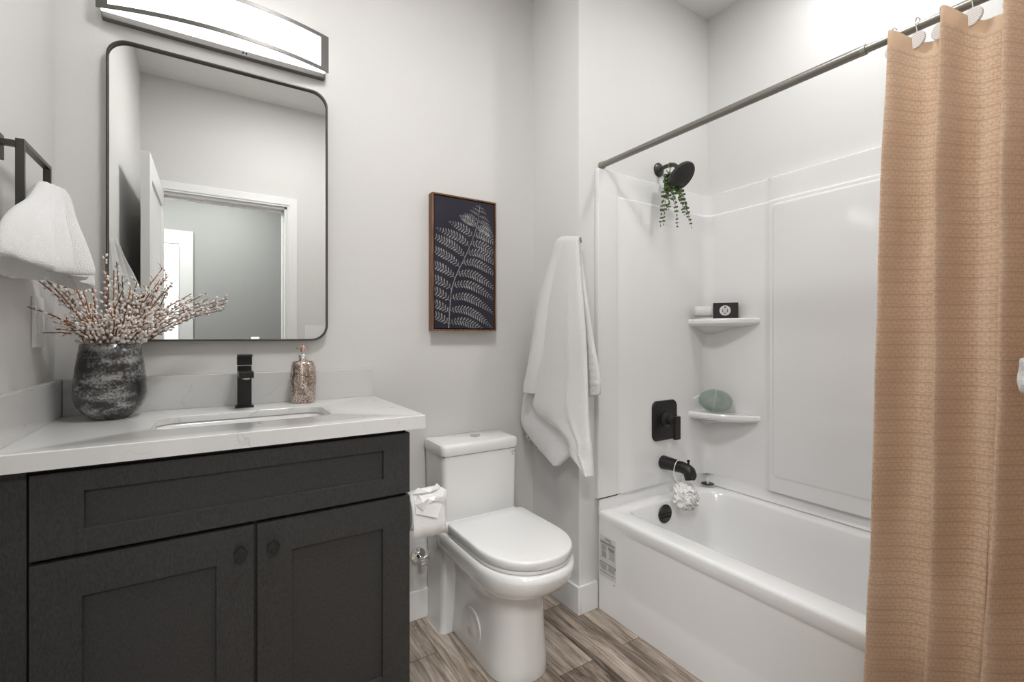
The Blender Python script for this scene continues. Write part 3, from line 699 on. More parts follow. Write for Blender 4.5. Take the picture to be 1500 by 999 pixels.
# shutoff valve on the wall behind the toilet
t = thing('shutoff_valve', (.722, YB, .263), 'chrome water shutoff valve on the wall left of the toilet', 'valve')
bm = bmesh.new(); lathe(bm, [(.0001, 1.8365), (.012, 1.836), (.030, 1.842), (.0325, 1.8485), (.0325, 1.8495)], 32, (.712, 0, .263), 'y'); finish('escutcheon', bm, M['chrome'], t)
bm = bmesh.new(); cyl(bm, (.712, 1.838, .263), (.712, 1.775, .263), .0095, n=18); cyl(bm, (.712, 1.80, .263), (.734, 1.80, .272), .007, n=14); finish('valve_body', bm, M['chrome'], t)
bm = bmesh.new(); lathe(bm, [(.0001, 1.775), (.017, 1.774), (.020, 1.768), (.018, 1.762), (.0001, 1.760)], 24, (.712, 0, .263), 'y', sx=1.0, sy=.62); finish('handle', bm, M['chrome'], t)
bm = bmesh.new(); tube(bm, bez([(.732, 1.80, .271), (.740, 1.802, .280), (.746, 1.805, .292), (.750, 1.81, .300)], 8), .0045, 10); finish('supply_hose', bm, M['chrome'], t)

# ---------------------------------------------------------------- toilet paper with folded bow
RX0, RX1, RY, RZ, RRr = .496, .600, 1.385, .632, .058
t = thing('toilet_paper_holder', (.484, RY, RZ), 'matte black toilet paper post on the right side of the vanity', 'toilet paper holder')
bm = bmesh.new(); lathe(bm, [(.022, .4835), (.022, .490), (.008, .492), (.008, .612), (.012, .613), (.012, .620), (.0001, .621)], 24, (0, RY, RZ), 'x'); finish('post', bm, M['black'], t)
t = thing('toilet_paper_roll', (.548, RY, RZ), 'white toilet paper roll with a folded paper bow beside the vanity', 'toilet paper')
bm = bmesh.new()
def circ(r, x, n=48): return [(x, RY + r * math.cos(2 * math.pi * i / n), RZ + r * math.sin(2 * math.pi * i / n)) for i in range(n)]
loft(bm, [circ(RRr - .002, RX0), circ(RRr, RX0 + .002), circ(RRr, RX1 - .002), circ(RRr - .002, RX1), circ(.020, RX1), circ(.020, RX0)], closed=True); finish('roll', bm, M['paper'], t, angle=40)
bm = bmesh.new()    # loose sheet dropping from the top front of the roll
prof = [(RY + .01, RZ + RRr + .002)] + [(RY + (RRr + .0025) * math.cos(R(a)), RZ + (RRr + .0025) * math.sin(R(a))) for a in range(90, 181, 9)] + [(RY - RRr - .003, RZ - .03), (RY - RRr - .0025, RZ - .066)]
nx = 8
rows = [[(RX0 + .001 + (RX1 - RX0 - .002) * i / nx, y + .0012 * math.sin(i * 1.7 + z * 60), z) for i in range(nx + 1)] for y, z in prof]
loft(bm, rows, wrap=False); sheet = finish('hanging_sheet', bm, M['paper'], t, solid=.0008, angle=60)
xm = (RX0 + RX1) / 2; yf = RY - RRr - .006; zt = RZ + RRr
def pleat(name, outline, yy, dep, parent=t):
    bm = bmesh.new(); c = (sum(p[0] for p in outline) / len(outline), sum(p[1] for p in outline) / len(outline))
    vs = [bm.verts.new((p[0], yy + (p[2] if len(p) > 2 else 0), p[1])) for p in outline]; vc = bm.verts.new((c[0], yy - dep, c[1]))
    for i in range(len(vs)): bm.faces.new((vs[i], vs[(i + 1) % len(vs)], vc))
    return finish(name, bm, M['paper'], parent, smooth=False, solid=.0016)
pleat('folded_flap', [(RX0 + .002, zt + .004, .004), (RX0 + .006, zt - .045, 0), (xm + .018, zt - .068, -.006), (RX1 - .016, zt - .034, -.004), (RX1 - .004, zt + .006, .004)], yf - .003, .004)
pleat('bow_wing', [(xm - .008, zt - .004, 0), (xm - .040, zt + .012, -.004), (xm - .046, zt + .004, .002), (xm - .048, zt - .016, .002), (xm - .028, zt - .036, -.004), (xm - .012, zt - .016, 0)], yf - .008, .010)
pleat('bow_wing', [(xm + .008, zt - .002, 0), (xm + .030, zt + .024, -.004), (xm + .050, zt + .010, .002), (xm + .052, zt - .012, .002), (xm + .036, zt - .026, -.004), (xm + .012, zt - .014, 0)], yf - .008, .010)
pleat('bow_knot', [(xm - .012, zt - .002), (xm + .012, zt), (xm + .013, zt - .016), (xm - .011, zt - .018)], yf - .014, .008)
pleat('bow_top', [(xm - .046, zt + .004, .02), (xm - .030, zt + .022, .016), (xm - .012, zt + .006, .012), (xm + .016, zt + .008, .012), (xm + .030, zt + .026, .014), (xm + .048, zt + .008, .02), (xm, zt - .006, .004)], yf + .008, .006)
# ================================================================ TUB
TX0, TZ = 1.395, .42
TY0, TY1 = -.040, 1.498
t = thing('bathtub', (1.78, .73, 0), 'white alcove bathtub with recessed apron below the shower', 'bathtub')
def tr_(x0, x1, y0, y1, z, r, n=9): return pl(rr(x0, x1, y0, y1, r, n), 'z', z)
cr4 = lambda a: (.07 + a, .13 + a, .14 + a, .06 + a)      # radii: x0y0, x1y0, x1y1, x0y1
bm = bmesh.new()
loft(bm, [
    tr_(TX0 + .013, 2.130, TY0, TY1, .02, .004), tr_(TX0 + .013, 2.130, TY0, TY1, .383, .004), tr_(TX0 + .004, 2.130, TY0, TY1, .3865, .004),
    tr_(TX0 - .001, 2.130, TY0, TY1, .388, .004), tr_(TX0 - .002, 2.130, TY0, TY1, .405, .004), tr_(TX0 + .0005, 2.130, TY0, TY1, .413, .005), tr_(TX0 + .006, 2.128, TY0, TY1, .4185, .007),
    tr_(TX0 + .014, 2.126, TY0 + .003, TY1 - .003, TZ, .008),
    tr_(1.478, 2.079, .07, 1.446, TZ, cr4(.008)), tr_(1.486, 2.071, .08, 1.438, TZ - .003, cr4(0)), tr_(1.492, 2.064, .088, 1.431, TZ - .014, cr4(0)),
    tr_(1.500, 2.055, .115, 1.424, .33, cr4(.0)), tr_(1.515, 2.045, .155, 1.405, .20, cr4(0)), tr_(1.535, 2.030, .185, 1.385, .13, cr4(0)),
    tr_(1.565, 2.00, .22, 1.355, .095, cr4(0)), tr_(1.63, 1.94, .30, 1.29, .085, cr4(0))], False, True)
finish('basin', bm, M['acrylic'], t, angle=60)
# apron with a shallow recessed field
bm = bmesh.new()
ax = lambda y0, y1, z0, z1, x, r: pl(rr(y0, y1, z0, z1, r, 9), 'x', x)
loft(bm, [ax(TY0, TY1, 0, .3895, TX0 + .012, .002), ax(TY0, TY1, 0, .3895, TX0, .002), ax(TY0 + .09, TY1 - .105, .105, .372, TX0, .07), ax(TY0 + .105, TY1 - .125, .122, .366, TX0 + .0035, .065), ax(TY0 + .13, TY1 - .15, .14, .36, TX0 + .004, .05)], False, True)
finish('apron', bm, M['acrylic'], t, angle=80)
# tile flange along the wall
bm = bmesh.new()
loft(bm, [[(1.392, 1.498, .395), (2.140, 1.498, .395), (2.140, TY0, .395)], [(1.392, 1.498, .425), (2.118, 1.487, .422), (2.118, TY0, .422)],
          [(1.392, 1.496, .440), (2.128, 1.494, .436), (2.128, TY0, .436)], [(1.392, 1.4955, .468), (2.131, 1.4955, .472), (2.131, TY0, .472)],
          [(1.392, 1.5115, .468), (2.168, 1.5115, .472), (2.168, TY0, .472)]], wrap=False)
finish('wall_flange', bm, M['acrylic'], t, angle=50)
bm = bmesh.new(); lathe(bm, [(.041, 1.4262), (.042, 1.420), (.040, 1.417), (.030, 1.415), (.0001, 1.4135)], 36, (1.728, 0, .362), 'y')
box(bm, 1.700, 1.756, 1.4105, 1.416, .346, .352); box(bm, 1.700, 1.756, 1.4105, 1.416, .360, .366)
finish('overflow_plate', bm, M['black'], t, angle=30)
bm = bmesh.new(); lathe(bm, [(.0001, .0868), (.030, .0868), (.032, .0855)], 28, (1.72, 1.20, 0)); finish('drain', bm, M['black'], t)

# warning sticker: text lines in two columns over a boxed notice
t = thing('apron_sticker', (TX0, 1.45, .23), 'clear sticker of small grey text on the left end of the tub apron', 'sticker')
finish('film', bxs((TX0 - .0006, TX0 - .0001, 1.398, 1.492, .150, .322)), M['sticker'], t, smooth=False)
bm = bmesh.new(); rn = random.Random(5)
def ln(y0, y1, z, th=.0011): box(bm, TX0 - .0011, TX0 - .0006, y0, y1, z, z + th)
ln(1.425, 1.465, .312, .0022); ln(1.420, 1.458, .3075, .0018); ln(1.418, 1.44, .302, .0012)
for k in range(3): ln(1.402, 1.488, .2975 - k * .0030, .0015)
ln(1.402, 1.488, .2865, .0012)
for k in range(15):
    if k not in (6,): ln(1.452, 1.452 + rn.uniform(.024, .034), .281 - k * .0034)
    ln(1.404, 1.404 + rn.uniform(.028, .040), .281 - k * .0046 if k < 11 else .2815 - (k - 10) * .0034)
for k in range(7):
    ln(1.452, 1.452 + rn.uniform(.028, .034), .2025 - k * .0036); ln(1.404, 1.404 + rn.uniform(.030, .042), .2035 - k * .0036)
finish('small_print', bm, M['greyink'], t, smooth=False)
bm = bmesh.new(); ln(1.399, 1.491, .2085, .0018); ln(1.402, 1.489, .1685, .0016)
box(bm, TX0 - .0011, TX0 - .0006, 1.489, 1.491, .190, .2085); box(bm, TX0 - .0011, TX0 - .0006, 1.399, 1.401, .200, .2085)
finish('notice_border', bm, M['ink'], t, smooth=False)
bm = bmesh.new(); lathe(bm, [(.0001, TX0 - .0006), (.0035, TX0 - .0004)], 12, (0, 1.407, .137), 'x'); finish('grey_dot', bm, M['greyink'], t)

# ================================================================ SURROUND
t = thing('tub_surround', (1.78, 1.5, .47), 'glossy white wall surround with corner shelves above the tub', 'tub surround')
bm = bmesh.new()
# end panel: plan profile extruded, lower field proud of the upper band
def planloft(bm, plan_lo, z0, z1, plan_hi, z2, step=.012):
    """walls following plan polylines: lower field z0..z1, rounded ledge, upper band up to z2"""
    rows = [[(x, y, z0) for x, y in plan_lo], [(x, y, z1 - .012) for x, y in plan_lo]]
    for k in range(1, 6):
        a = R(90 * k / 5); f = 1 - math.cos(a); g = math.sin(a)
        rows.append([(xl + (xh - xl) * f, yl + (yh - yl) * f, z1 - .012 + .012 * g) for (xl, yl), (xh, yh) in zip(plan_lo, plan_hi)])
    rows += [[(x, y, z2 - .003) for x, y in plan_hi], [(x + (.004 if x > 2.0 else 0), y + .003, z2) for x, y in plan_hi], [(min(2.1695, x + .05), min(1.5125, y + .05), z2) for x, y in plan_hi]]
    loft(bm, rows, wrap=False)
def corner(cx, cy, r, n=10): return [(cx - r + r * math.sin(R(90 * k / n)), cy - r + r * math.cos(R(90 * k / n))) for k in range(n + 1)]
def plan(off_end, off_long, lip, fl, r):
    # left flange, step back, end field, concave corner, long field, step forward at y~1.166
    p = [(1.3885, 1.5125), (1.3885, 1.497), (1.3925, 1.4935), (1.490, 1.4935), (1.503, 1.4935 + lip * .6), (1.512, 1.4935 + lip)]
    e = off_end; p += [(1.530, e), (1.60, e), (1.75, e), (1.86, e), (1.93, e)]
    p += corner(off_long + .006, e, r)
    q = off_long + .006
    p += [(q, 1.30), (q, 1.20), (q - .002, 1.178), (off_long - .006, 1.166), (off_long - .008, 1.155)] + [(off_long - .008, 1.155 - k * .1195) for k in range(1, 11)]
    return p
lo = plan(1.4905, 2.126, .004, 0, .05); hi = plan(1.5005, 2.140, .006, 0, .05)
planloft(bm, lo, .4712, 1.786, hi, 1.890)
finish('wall_panel', bm, M['acrylic'], t, angle=35)
# raised rectangular field on the long wall
bm = bmesh.new(); fx = 2.119
loft(bm, [pl(rr(-.02, 1.150, .535, 1.765, .02, 6), 'x', fx), pl(rr(-.015, 1.146, .540, 1.761, .018, 6), 'x', fx - .004), pl(rr(-.008, 1.138, .548, 1.753, .014, 6), 'x', fx - .0055)], False, True)
finish('raised_field', bm, M['acrylic'], t, angle=60)
finish('seam', bxs((1.391, 1.500, 1.4925, 1.4955, .4685, .4725)), M['gap_shade_seam'], t, smooth=False)
# moulded corner shelves with tapering brackets
def shelf(zt):
    bm = bmesh.new()
    def outl(k, z, dz=0):
        a0 = Vector((2.132, 1.215)); a1 = Vector((1.985, 1.495)); cpt = Vector((2.010, 1.300)); cn = Vector((2.132, 1.495))
        pts = []
        for i in range(17):
            u = i / 16; p = a0 * (1 - u) ** 2 + cpt * 2 * u * (1 - u) + a1 * u ** 2; pts.append(p)
        pts += [Vector((2.06, 1.495)), Vector((2.132, 1.495)), Vector((2.132, 1.36))]
        return [((cn + (p - cn) * k).x, (cn + (p - cn) * k).y, z) for p in pts]
    loft(bm, [outl(.5, zt - .0005), outl(.93, zt - .0005), outl(.985, zt), outl(1.008, zt - .004), outl(1.018, zt - .011), outl(1.01, zt - .022), outl(.95, zt - .032), outl(.82, zt - .038), outl(.60, zt - .044), outl(.35, zt - .056), outl(.12, zt - .075)], True, True)
    return finish('corner_shelf', bm, M['acrylic'], t, angle=30)
shelf(1.253); shelf(.797)

# ================================================================ ROD, HOOKS, CURTAIN
RODX, RODZ = 1.420, 1.910
t = thing('shower_curtain_rod', (RODX, .73, RODZ), 'brushed grey telescoping shower rod spanning the tub alcove', 'curtain rod')
bm = bmesh.new(); cyl(bm, (RODX, YA - .012, RODZ), (RODX, .535, RODZ), .0128, n=28); finish('outer_tube', bm, M['nickel'], t)
bm = bmesh.new(); cyl(bm, (RODX, .545, RODZ), (RODX, YF + .013, RODZ), .0108, n=28); finish('inner_tube', bm, M['nickel'], t)
bm = bmesh.new(); cyl(bm, (RODX, .541, RODZ), (RODX, .529, RODZ), .0134, n=28); finish('grey_collar', bm, mat('pale_collar', (.33, .33, .30), .4, metal=.5, bump=(80, .05, .0003)), t)
for y0, y1 in ((YA - .001, YA - .018), (YF + .001, YF + .018)):
    bm = bmesh.new(); sg = 1 if y1 > y0 else -1
    lathe(bm, [(.0001, y0), (.0165, y0), (.0165, y0 + sg * .006), (.0145, y0 + sg * .014), (.0150, y0 + sg * .018), (.0128, y0 + sg * .02)], 28, (RODX, 0, RODZ), 'y'); finish('end_cap', bm, M['nickel'], t)

# curtain: omega folds, drifting out and forward as it drops
def prof_fold(s):
    """s = fold index (float); returns x offset (towards the room negative), y offset"""
    ph = 2 * math.pi * s
    return -math.cos(ph), math.sin(2 * ph)
bm = bmesh.new(); uvl = bm.loops.layers.uv.new('UVMap')
NF = 5.6; NS = 460; NZ = 64; ZTOP, ZBOT = 1.907, .02
def cpoint(s, v):
    # s runs along the cloth in folds, v from 0 at the top to 1 at the hem; ridges are narrow and round, valleys wide
    q = s - .46; k = math.floor(q + .5); d = q - k                     # d = 0 on a ridge
    amp = (.080, .080, .090, .084, .080, .07, .07)[int(k) % 7] * (.62 + .38 * min(1, v * 5)) * (1 + .12 * math.sin(k * 2.1 + v * 3))
    wd = (.25, .21, .25, .23, .24, .24, .24)[int(k) % 7] * (1 + .25 * v)
    rdg = math.exp(-(abs(d) / (wd * (.62 if d < 0 else .95))) ** 2.1)
    xv = RODX + .006 - .050 * v - .006 * math.cos(2 * math.pi * (s * 2 + .1)) * (1 - abs(v - .5)) 
    if v > .7: xv = min(xv, 1.383)
    x = xv - amp * rdg
    slope = math.copysign(1, d) * math.exp(-((abs(d) - wd) / (wd * .55)) ** 2)
    y = .487 - .0985 * (s - .0) + .024 * rdg + .050 * v ** 4 + .008 * math.sin(v * 4 + k * 1.7) * v - .010 * math.sin(v * math.pi) * (1 if s < .5 else 0) * (1 - s / .5)
    x += .0025 * math.sin(v * 19 + s * 5) * v + .0015 * math.sin(v * 43 + s * 11)
    z = ZTOP + (ZBOT - ZTOP) * v - .046 * (1 - rdg) * (1 - v) ** 10
    return Vector((x, y, z))
grid = [[None] * (NS + 1) for _ in range(NZ + 1)]
vs_ = [(j / NZ) ** 1.15 for j in range(NZ + 1)]
arc = [0.0]
for i in range(1, NS + 1): arc.append(arc[-1] + (cpoint(NF * i / NS, .5) - cpoint(NF * (i - 1) / NS, .5)).length)
for j in range(NZ + 1):
    for i in range(NS + 1): grid[j][i] = bm.verts.new(cpoint(NF * i / NS, vs_[j]))
for j in range(NZ):
    for i in range(NS):
        f = bm.faces.new((grid[j][i], grid[j + 1][i], grid[j + 1][i + 1], grid[j][i + 1]))
        for lp, (a, c) in zip(f.loops, ((i, j), (i, j + 1), (i + 1, j + 1), (i + 1, j))):
            lp[uvl].uv = (arc[a], ZTOP + (ZBOT - ZTOP) * vs_[c])
o = finish('shower_curtain', bm, M['curtain'], angle=180)
tag(o, 'peach patterned fabric shower curtain bunched at the right end of the rod', 'shower curtain')
t = thing('folded_cloth', (1.300, .222, 1.09), 'corner of a soft white cloth at the right edge against the peach curtain', 'cloth')
bm = bmesh.new(); rows = []
for j in range(13):
    q_ = j / 12; rows.append([(1.300 + .010 * math.cos(a) * math.sin(math.pi * (.15 + .7 * q_)) + .003 * math.sin(q_ * 9 + a), .205 + (.034 - .006 * abs(q_ - .4)) * math.sin(a), 1.062 + .066 * q_ + .004 * math.sin(a * 2)) for a in [2 * math.pi * i / 28 for i in range(28)]])
loft(bm, rows, True, True); finish('cloth', bm, M['towel'], t, angle=180, subsurf=1)
# hooks: wire loop over the rod and a striped disc on the cloth
hk = None
hy = [.468, .423, .379, .326, .262, .20, .14, .08]
for i, y in enumerate(hy):
    if hk is None:
        hk = thing('curtain_hook', (RODX, y, RODZ), '', 'curtain hook', 'curtain hooks along the rod')
        bm = bmesh.new(); pts = [(RODX + .0185 * math.cos(R(a)) , y, RODZ + .003 + .0165 * math.sin(R(a))) for a in range(-40, 221, 15)]
        pts += [(RODX - .0135, y - .001, RODZ - .015), (RODX - .0125, y, RODZ - .026)]
        tube(bm, pts, .0013, 8); wire = finish('wire', bm, M['chrome'], hk)
        bm = bmesh.new(); rot = Matrix.Translation((RODX - .0125, y, RODZ - .038)) @ Matrix.Rotation(R(-18), 4, 'Z')
        lathe(bm, [(.0001, -.003), (.018, -.003), (.0195, -.0015), (.0195, .0015), (.018, .003), (.0001, .003)], 36, axis='x'); bm.transform(rot)
        disc = finish('disc', bm, M['disc'], hk); h = hk
    else:
        h = hk.copy(); COL.objects.link(h); h.location = (RODX, y, RODZ)
        for ch in (wire, disc): c = ch.copy(); COL.objects.link(c); c.parent = h
    h['label'] = ['round striped curtain hook at the free edge of the peach curtain', 'round striped curtain hook second from the free curtain edge', 'round striped curtain hook third from the free curtain edge',
                  'round striped curtain hook fourth from the free edge, its disc fully showing', 'round striped curtain hook fifth from the free curtain edge', 'round striped curtain hook sixth from the free curtain edge', 'round striped curtain hook seventh from the free curtain edge', 'round striped curtain hook nearest the doorway end of the rod'][i]

# ================================================================ SHOWER HEAD, PLANT, VALVE, SPOUT
HXc = 1.790
t = thing('shower_head', (HXc, YA, 1.965), 'round matte black shower head on a short curved arm', 'shower head')
bm = bmesh.new(); lathe(bm, [(.033, 1.5125), (.033, 1.508), (.028, 1.503), (.014, 1.500), (.012, 1.496)], 36, (HXc, 0, 1.962), 'y'); finish('wall_flange', bm, M['ringmetal'], t)
arm = bez([(HXc, 1.503, 1.962), (HXc, 1.460, 1.966), (HXc, 1.425, 1.960), (HXc, 1.402, 1.940), (HXc, 1.392, 1.925)], 8)
bm = bmesh.new(); tube(bm, arm, .0095, 14); finish('arm', bm, M['ringmetal'], t)
nrm = Vector((.05, -.74, -.67)).normalized(); HC = Vector((HXc + .001, 1.384, 1.897))
rot = Matrix.Translation(HC) @ nrm.to_track_quat('Z', 'Y').to_matrix().to_4x4()
bm = bmesh.new(); lathe(bm, [(.0001, -.036), (.013, -.036), (.014, -.026), (.022, -.018), (.062, -.008), (.069, -.003), (.0705, .004), (.068, .008), (.063, .0082)], 48); bm.transform(rot); hd = finish('head', bm, M['ringmetal'], t, angle=40)
bm = bmesh.new(); lathe(bm, [(.063, .0082), (.060, .0062), (.0001, .0058)], 48); bm.transform(rot); fc = finish('spray_face', bm, mat('graphite_face', (.11, .11, .11), .45, metal=.1, bump=(200, .05, .0003)), t)
bm = bmesh.new()
for ri, n in ((.010, 6), (.020, 12), (.030, 18), (.040, 24), (.049, 30), (.0565, 34)):
    for k in range(n):
        a = 2 * math.pi * (k + .3 * ri * 100) / n; cyl(bm, (ri * math.cos(a), ri * math.sin(a), .0055), (ri * math.cos(a), ri * math.sin(a), .0080), .0013, .0009, 6)
bm.transform(rot); o = finish('nozzles', bm, mat('grey_rubber', (.62, .62, .62), .6, bump=(50, .05, .0003)), fc); o['kind'] = 'stuff'

t = thing('eucalyptus_bunch', (HXc - .03, 1.44, 1.955), 'green eucalyptus sprigs hanging from the black shower arm', 'plant')
bm = bmesh.new()
for k in range(2): tube(bm, [(HXc + .0125 * math.cos(R(a)), 1.441 + k * .004, 1.9635 + .0125 * math.sin(R(a))) for a in range(0, 360, 30)], .0011, 6, closed=True)
tube(bm, [(HXc - .004, 1.441, 1.952), (HXc - .020, 1.436, 1.915)], .0012, 6); tube(bm, [(HXc + .004, 1.445, 1.952), (HXc - .014, 1.436, 1.915)], .0012, 6)
finish('twine', bm, mat('jute_twine', (.35, .27, .17), .9, bump=(400, .4, .0006)), t)
rn = random.Random(11)
ends = [(-.085, 1.430, 1.662, 1), (-.070, 1.425, 1.668, 1), (-.052, 1.41, 1.74, 1.15), (-.030, 1.40, 1.78, 1.2), (.015, 1.415, 1.668, .9), (.045, 1.40, 1.725, 1), (.060, 1.385, 1.70, 1), (.098, 1.40, 1.672, .9), (-.045, 1.43, 1.80, 1.25), (.02, 1.40, 1.79, 1.2)]
for dx, ey, ez, sc in ends:
    top = Vector((HXc - .018, 1.436, 1.925)); e_ = Vector((HXc + dx, ey, ez))
    mid1 = top.lerp(e_, .3) + Vector(((e_.x - top.x) * .25 - .004, -.006, .01)); mid2 = top.lerp(e_, .65) + Vector(((e_.x - top.x) * .18, -.004, 0))
    path = bez([top, mid1, mid2, e_], 10)
    bm = bmesh.new(); tube(bm, path, [.0013 - .0008 * k / len(path) for k in range(len(path))], 6)
    lv = bmesh.new()
    for k in range(3, len(path) - 1, 2):
        f = k / len(path); d = (path[k + 1] - path[k]).normalized(); a0 = k * 1.1 + rn.uniform(-.4, .4)
        for sg in (0, 1):
            sd = d.orthogonal().normalized(); sd.rotate(Matrix.Rotation(a0 + sg * math.pi, 3, d)); r = (.0105 - .0065 * f) * sc * rn.uniform(.85, 1.1)
            ldir = (sd * .9 + d * .5).normalized(); nn = d.cross(ldir).normalized(); sdv = ldir.cross(nn + Vector((rn.uniform(-.4, .4),) * 3)).normalized()
            cc = path[k] + ldir * r * 1.05
            ring = [lv.verts.new(cc + ldir * r * math.cos(t_) + sdv * r * .85 * math.sin(t_) + ldir.cross(sdv) * r * .12 * math.cos(2 * t_)) for t_ in [2 * math.pi * q / 10 for q in range(10)]]
            lv.faces.new(ring)
    sp_ = finish('sprig', bm, M['stem'], t); finish('leaves', lv, M['leaf'], sp_, solid=.0005, angle=180)

t = thing('shower_valve', (1.804, 1.49, .769), 'matte black square shower valve plate with lever on the end wall', 'shower valve')
EW = 1.4905
bm = bmesh.new(); pv = lambda e, y: pl(rr(1.718 + e, 1.890 - e, .676 + e, .864 - e, .030 - e * .5, 8), 'y', y)
loft(bm, [pv(0, EW), pv(0, EW - .004), pv(.003, EW - .008), pv(.008, EW - .009)], True, True); finish('plate', bm, M['black'], t, angle=30)
bm = bmesh.new(); lathe(bm, [(.038, EW - .008), (.037, EW - .014), (.026, EW - .020), (.022, EW - .024), (.022, EW - .058), (.020, EW - .062), (.0001, EW - .063)], 36, (1.806, 0, .775), 'y'); finish('hub', bm, M['black'], t, angle=35)
bm = bxs((1.790, 1.826, EW - .078, EW - .060, .690, .797)); bm2 = None
finish('lever', bm, M['black'], t, smooth=False, bevel=.003)

t = thing('tub_spout', (1.795, 1.49, .57), 'matte black tub spout below the shower valve', 'tub spout')
bm = bmesh.new()
def oval(y, z, rx, rz, n=28, x=1.795): return [(x + rx * math.cos(2 * math.pi * k / n), y, z + rz * math.sin(2 * math.pi * k / n)) for k in range(n)]
loft(bm, [oval(EW, .572, .031, .031), oval(EW - .006, .572, .032, .032), oval(EW - .05, .573, .029, .029), oval(EW - .11, .572, .026, .026), oval(EW - .145, .566, .0245, .027), oval(EW - .163, .557, .023, .027), oval(EW - .170, .548, .020, .020)], True, True)
cyl(bm, (1.795, EW - .142, .560), (1.795, EW - .150, .526), .0235, .021, 28); finish('body', bm, M['black'], t, angle=40)
bm = bmesh.new(); lathe(bm, [(.0045, .588), (.0045, .602), (.0065, .604), (.0065, .612), (.0001, .614)], 16, (1.795, EW - .142, 0)); finish('diverter_knob', bm, M['black'], t)

# loofah hanging on the spout
LC = Vector((1.782, 1.362, .448))
t = thing('loofah', (LC.x, LC.y, .555), 'white mesh loofah puff hanging by its cord from the tub spout', 'loofah')
bm = bmesh.new(); yl = 1.392
tube(bm, bez([(LC.x - .006, LC.y, .475), (LC.x - .026, yl, .530), (LC.x - .0295, yl, .572), (LC.x - .016, yl, .597), (LC.x, yl, .6035), (LC.x + .016, yl, .597), (LC.x + .0295, yl, .572), (LC.x + .024, yl, .530), (LC.x + .004, LC.y, .475)], 8), .0018, 8)
finish('cord', bm, M['whiteplastic'], t)
bm = bmesh.new(); rn = random.Random(4)
for k in range(170):
    nrm_ = Vector((rn.gauss(0, 1), rn.gauss(0, 1), rn.gauss(0, 1))).normalized(); u = nrm_.orthogonal().normalized(); v = nrm_.cross(u)
    cc = LC + nrm_ * rn.uniform(.020, .050) * (1 if nrm_.y < .2 else .6); n = 36; ph = rn.uniform(0, 6.28); wv = rn.choice((4, 5, 6, 7)); rad = rn.uniform(.018, .032); rows = []
    for q, fr in enumerate((.15, .5, .8, 1.0)):
        rows.append([tuple(cc + (u * math.cos(a) + v * math.sin(a)) * rad * fr * (1 + .2 * math.sin(a * 3 + ph)) + nrm_ * (.002 + .006 * fr + .005 * fr * math.sin(wv * a + ph))) for a in [2 * math.pi * i / n for i in range(n)]])
    loft(bm, rows)
for vv in bm.verts:
    if vv.co.y > 1.408: vv.co.y = 1.408 + (vv.co.y - 1.408) * .1
finish('puff', bm, M['mesh'], t, angle=180, solid=.0007)

# drain stopper left on the corner deck
t = thing('drain_stopper', (2.082, 1.452, TZ), 'black disc drain stopper with white stem lying on the tub corner', 'drain stopper')
bm = bmesh.new(); lathe(bm, [(.0001, TZ + .0005), (.024, TZ + .0005), (.026, TZ + .004), (.034, TZ + .006), (.034, TZ + .009), (.031, TZ + .0105)], 36, (2.082, 1.452, 0)); finish('chrome_ring', bm, M['chrome'], t)
bm = bmesh.new(); lathe(bm, [(.031, TZ + .0095), (.0305, TZ + .0125), (.0001, TZ + .0135)], 36, (2.082, 1.452, 0)); finish('disc', bm, M['black'], t)
bm = bmesh.new(); lathe(bm, [(.0045, TZ + .013), (.0045, TZ + .046), (.003, TZ + .048), (.0001, TZ + .048)], 14, (2.079, 1.449, 0)); finish('stem', bm, M['whiteplastic'], t)

# things on the corner shelves
ZS = 1.2545
def along(cx, cy, ang): return Matrix.Translation((cx, cy, 0)) @ Matrix.Rotation(ang, 4, 'Z')
A0 = R(-57)     # shelf front runs roughly this way in plan
t = thing('rolled_washcloth', (2.025, 1.445, ZS), 'small rolled white washcloth on the upper corner shelf', 'washcloth')
bm = bmesh.new(); n = 60; prof = []
for i in range(n + 1):
    a = 2 * math.pi * 2.6 * i / n; r = .008 + .023 * i / n; prof.append((r * math.cos(a), r * math.sin(a) + .032))
rows = [[(x, p[0], p[1]) for p in prof] for x in [-.040 + .080 * k / 6 for k in range(7)]]
loft(bm, rows, wrap=False); bm.transform(along(2.026, 1.435, A0)); bm.transform(Matrix.Translation((0, 0, ZS))); finish('cloth', bm, M['towel'], t, solid=.004, angle=70)
t = thing('soap_box', (2.075, 1.345, ZS), 'small black soap box with a white circular emblem on the upper corner shelf', 'soap')
SB = along(2.072, 1.348, A0) @ Matrix.Translation((0, 0, ZS))
bm = bxs((-.055, .055, -.012, .012, 0, .074)); bm.transform(SB); finish('box', bm, M['soapblack'], t, smooth=False, bevel=.0015)
bm = bmesh.new(); lathe(bm, [(.0245, -.0122), (.0245, -.0128), (.0001, -.0128)], 40, axis='y', center=(-.002, 0, .037)); bm.transform(SB); em = finish('emblem', bm, M['whiteplastic'], t, smooth=False)
SB = SB @ Matrix.Translation((0, 0, .003))
bm = bmesh.new()
for (x0, x1, z0, z1) in ((-.014, -.011, .025, .041), (.007, .010, .025, .041), (-.005, .001, .049, .052), (-.004, .000, .052, .054), (-.007, .003, .0465, .0485), (-.007, -.001, .017, .0195), (.001, .004, .017, .0195), (-.005, -.002, .0205, .0225), (0, .003, .0205, .0225)):
    box(bm, x0, x1, -.0134, -.0128, z0, z1)
pts = [(-.002 + .0085 * math.cos(R(a)), -.0131, .034 + .0085 * math.sin(R(a))) for a in range(30, 151, 10)]; tube(bm, pts, .0005, 5)
pts = [(-.002 + .0085 * math.cos(R(a)), -.0131, .034 + .0085 * math.sin(R(a))) for a in range(210, 331, 10)]; tube(bm, pts, .0005, 5)
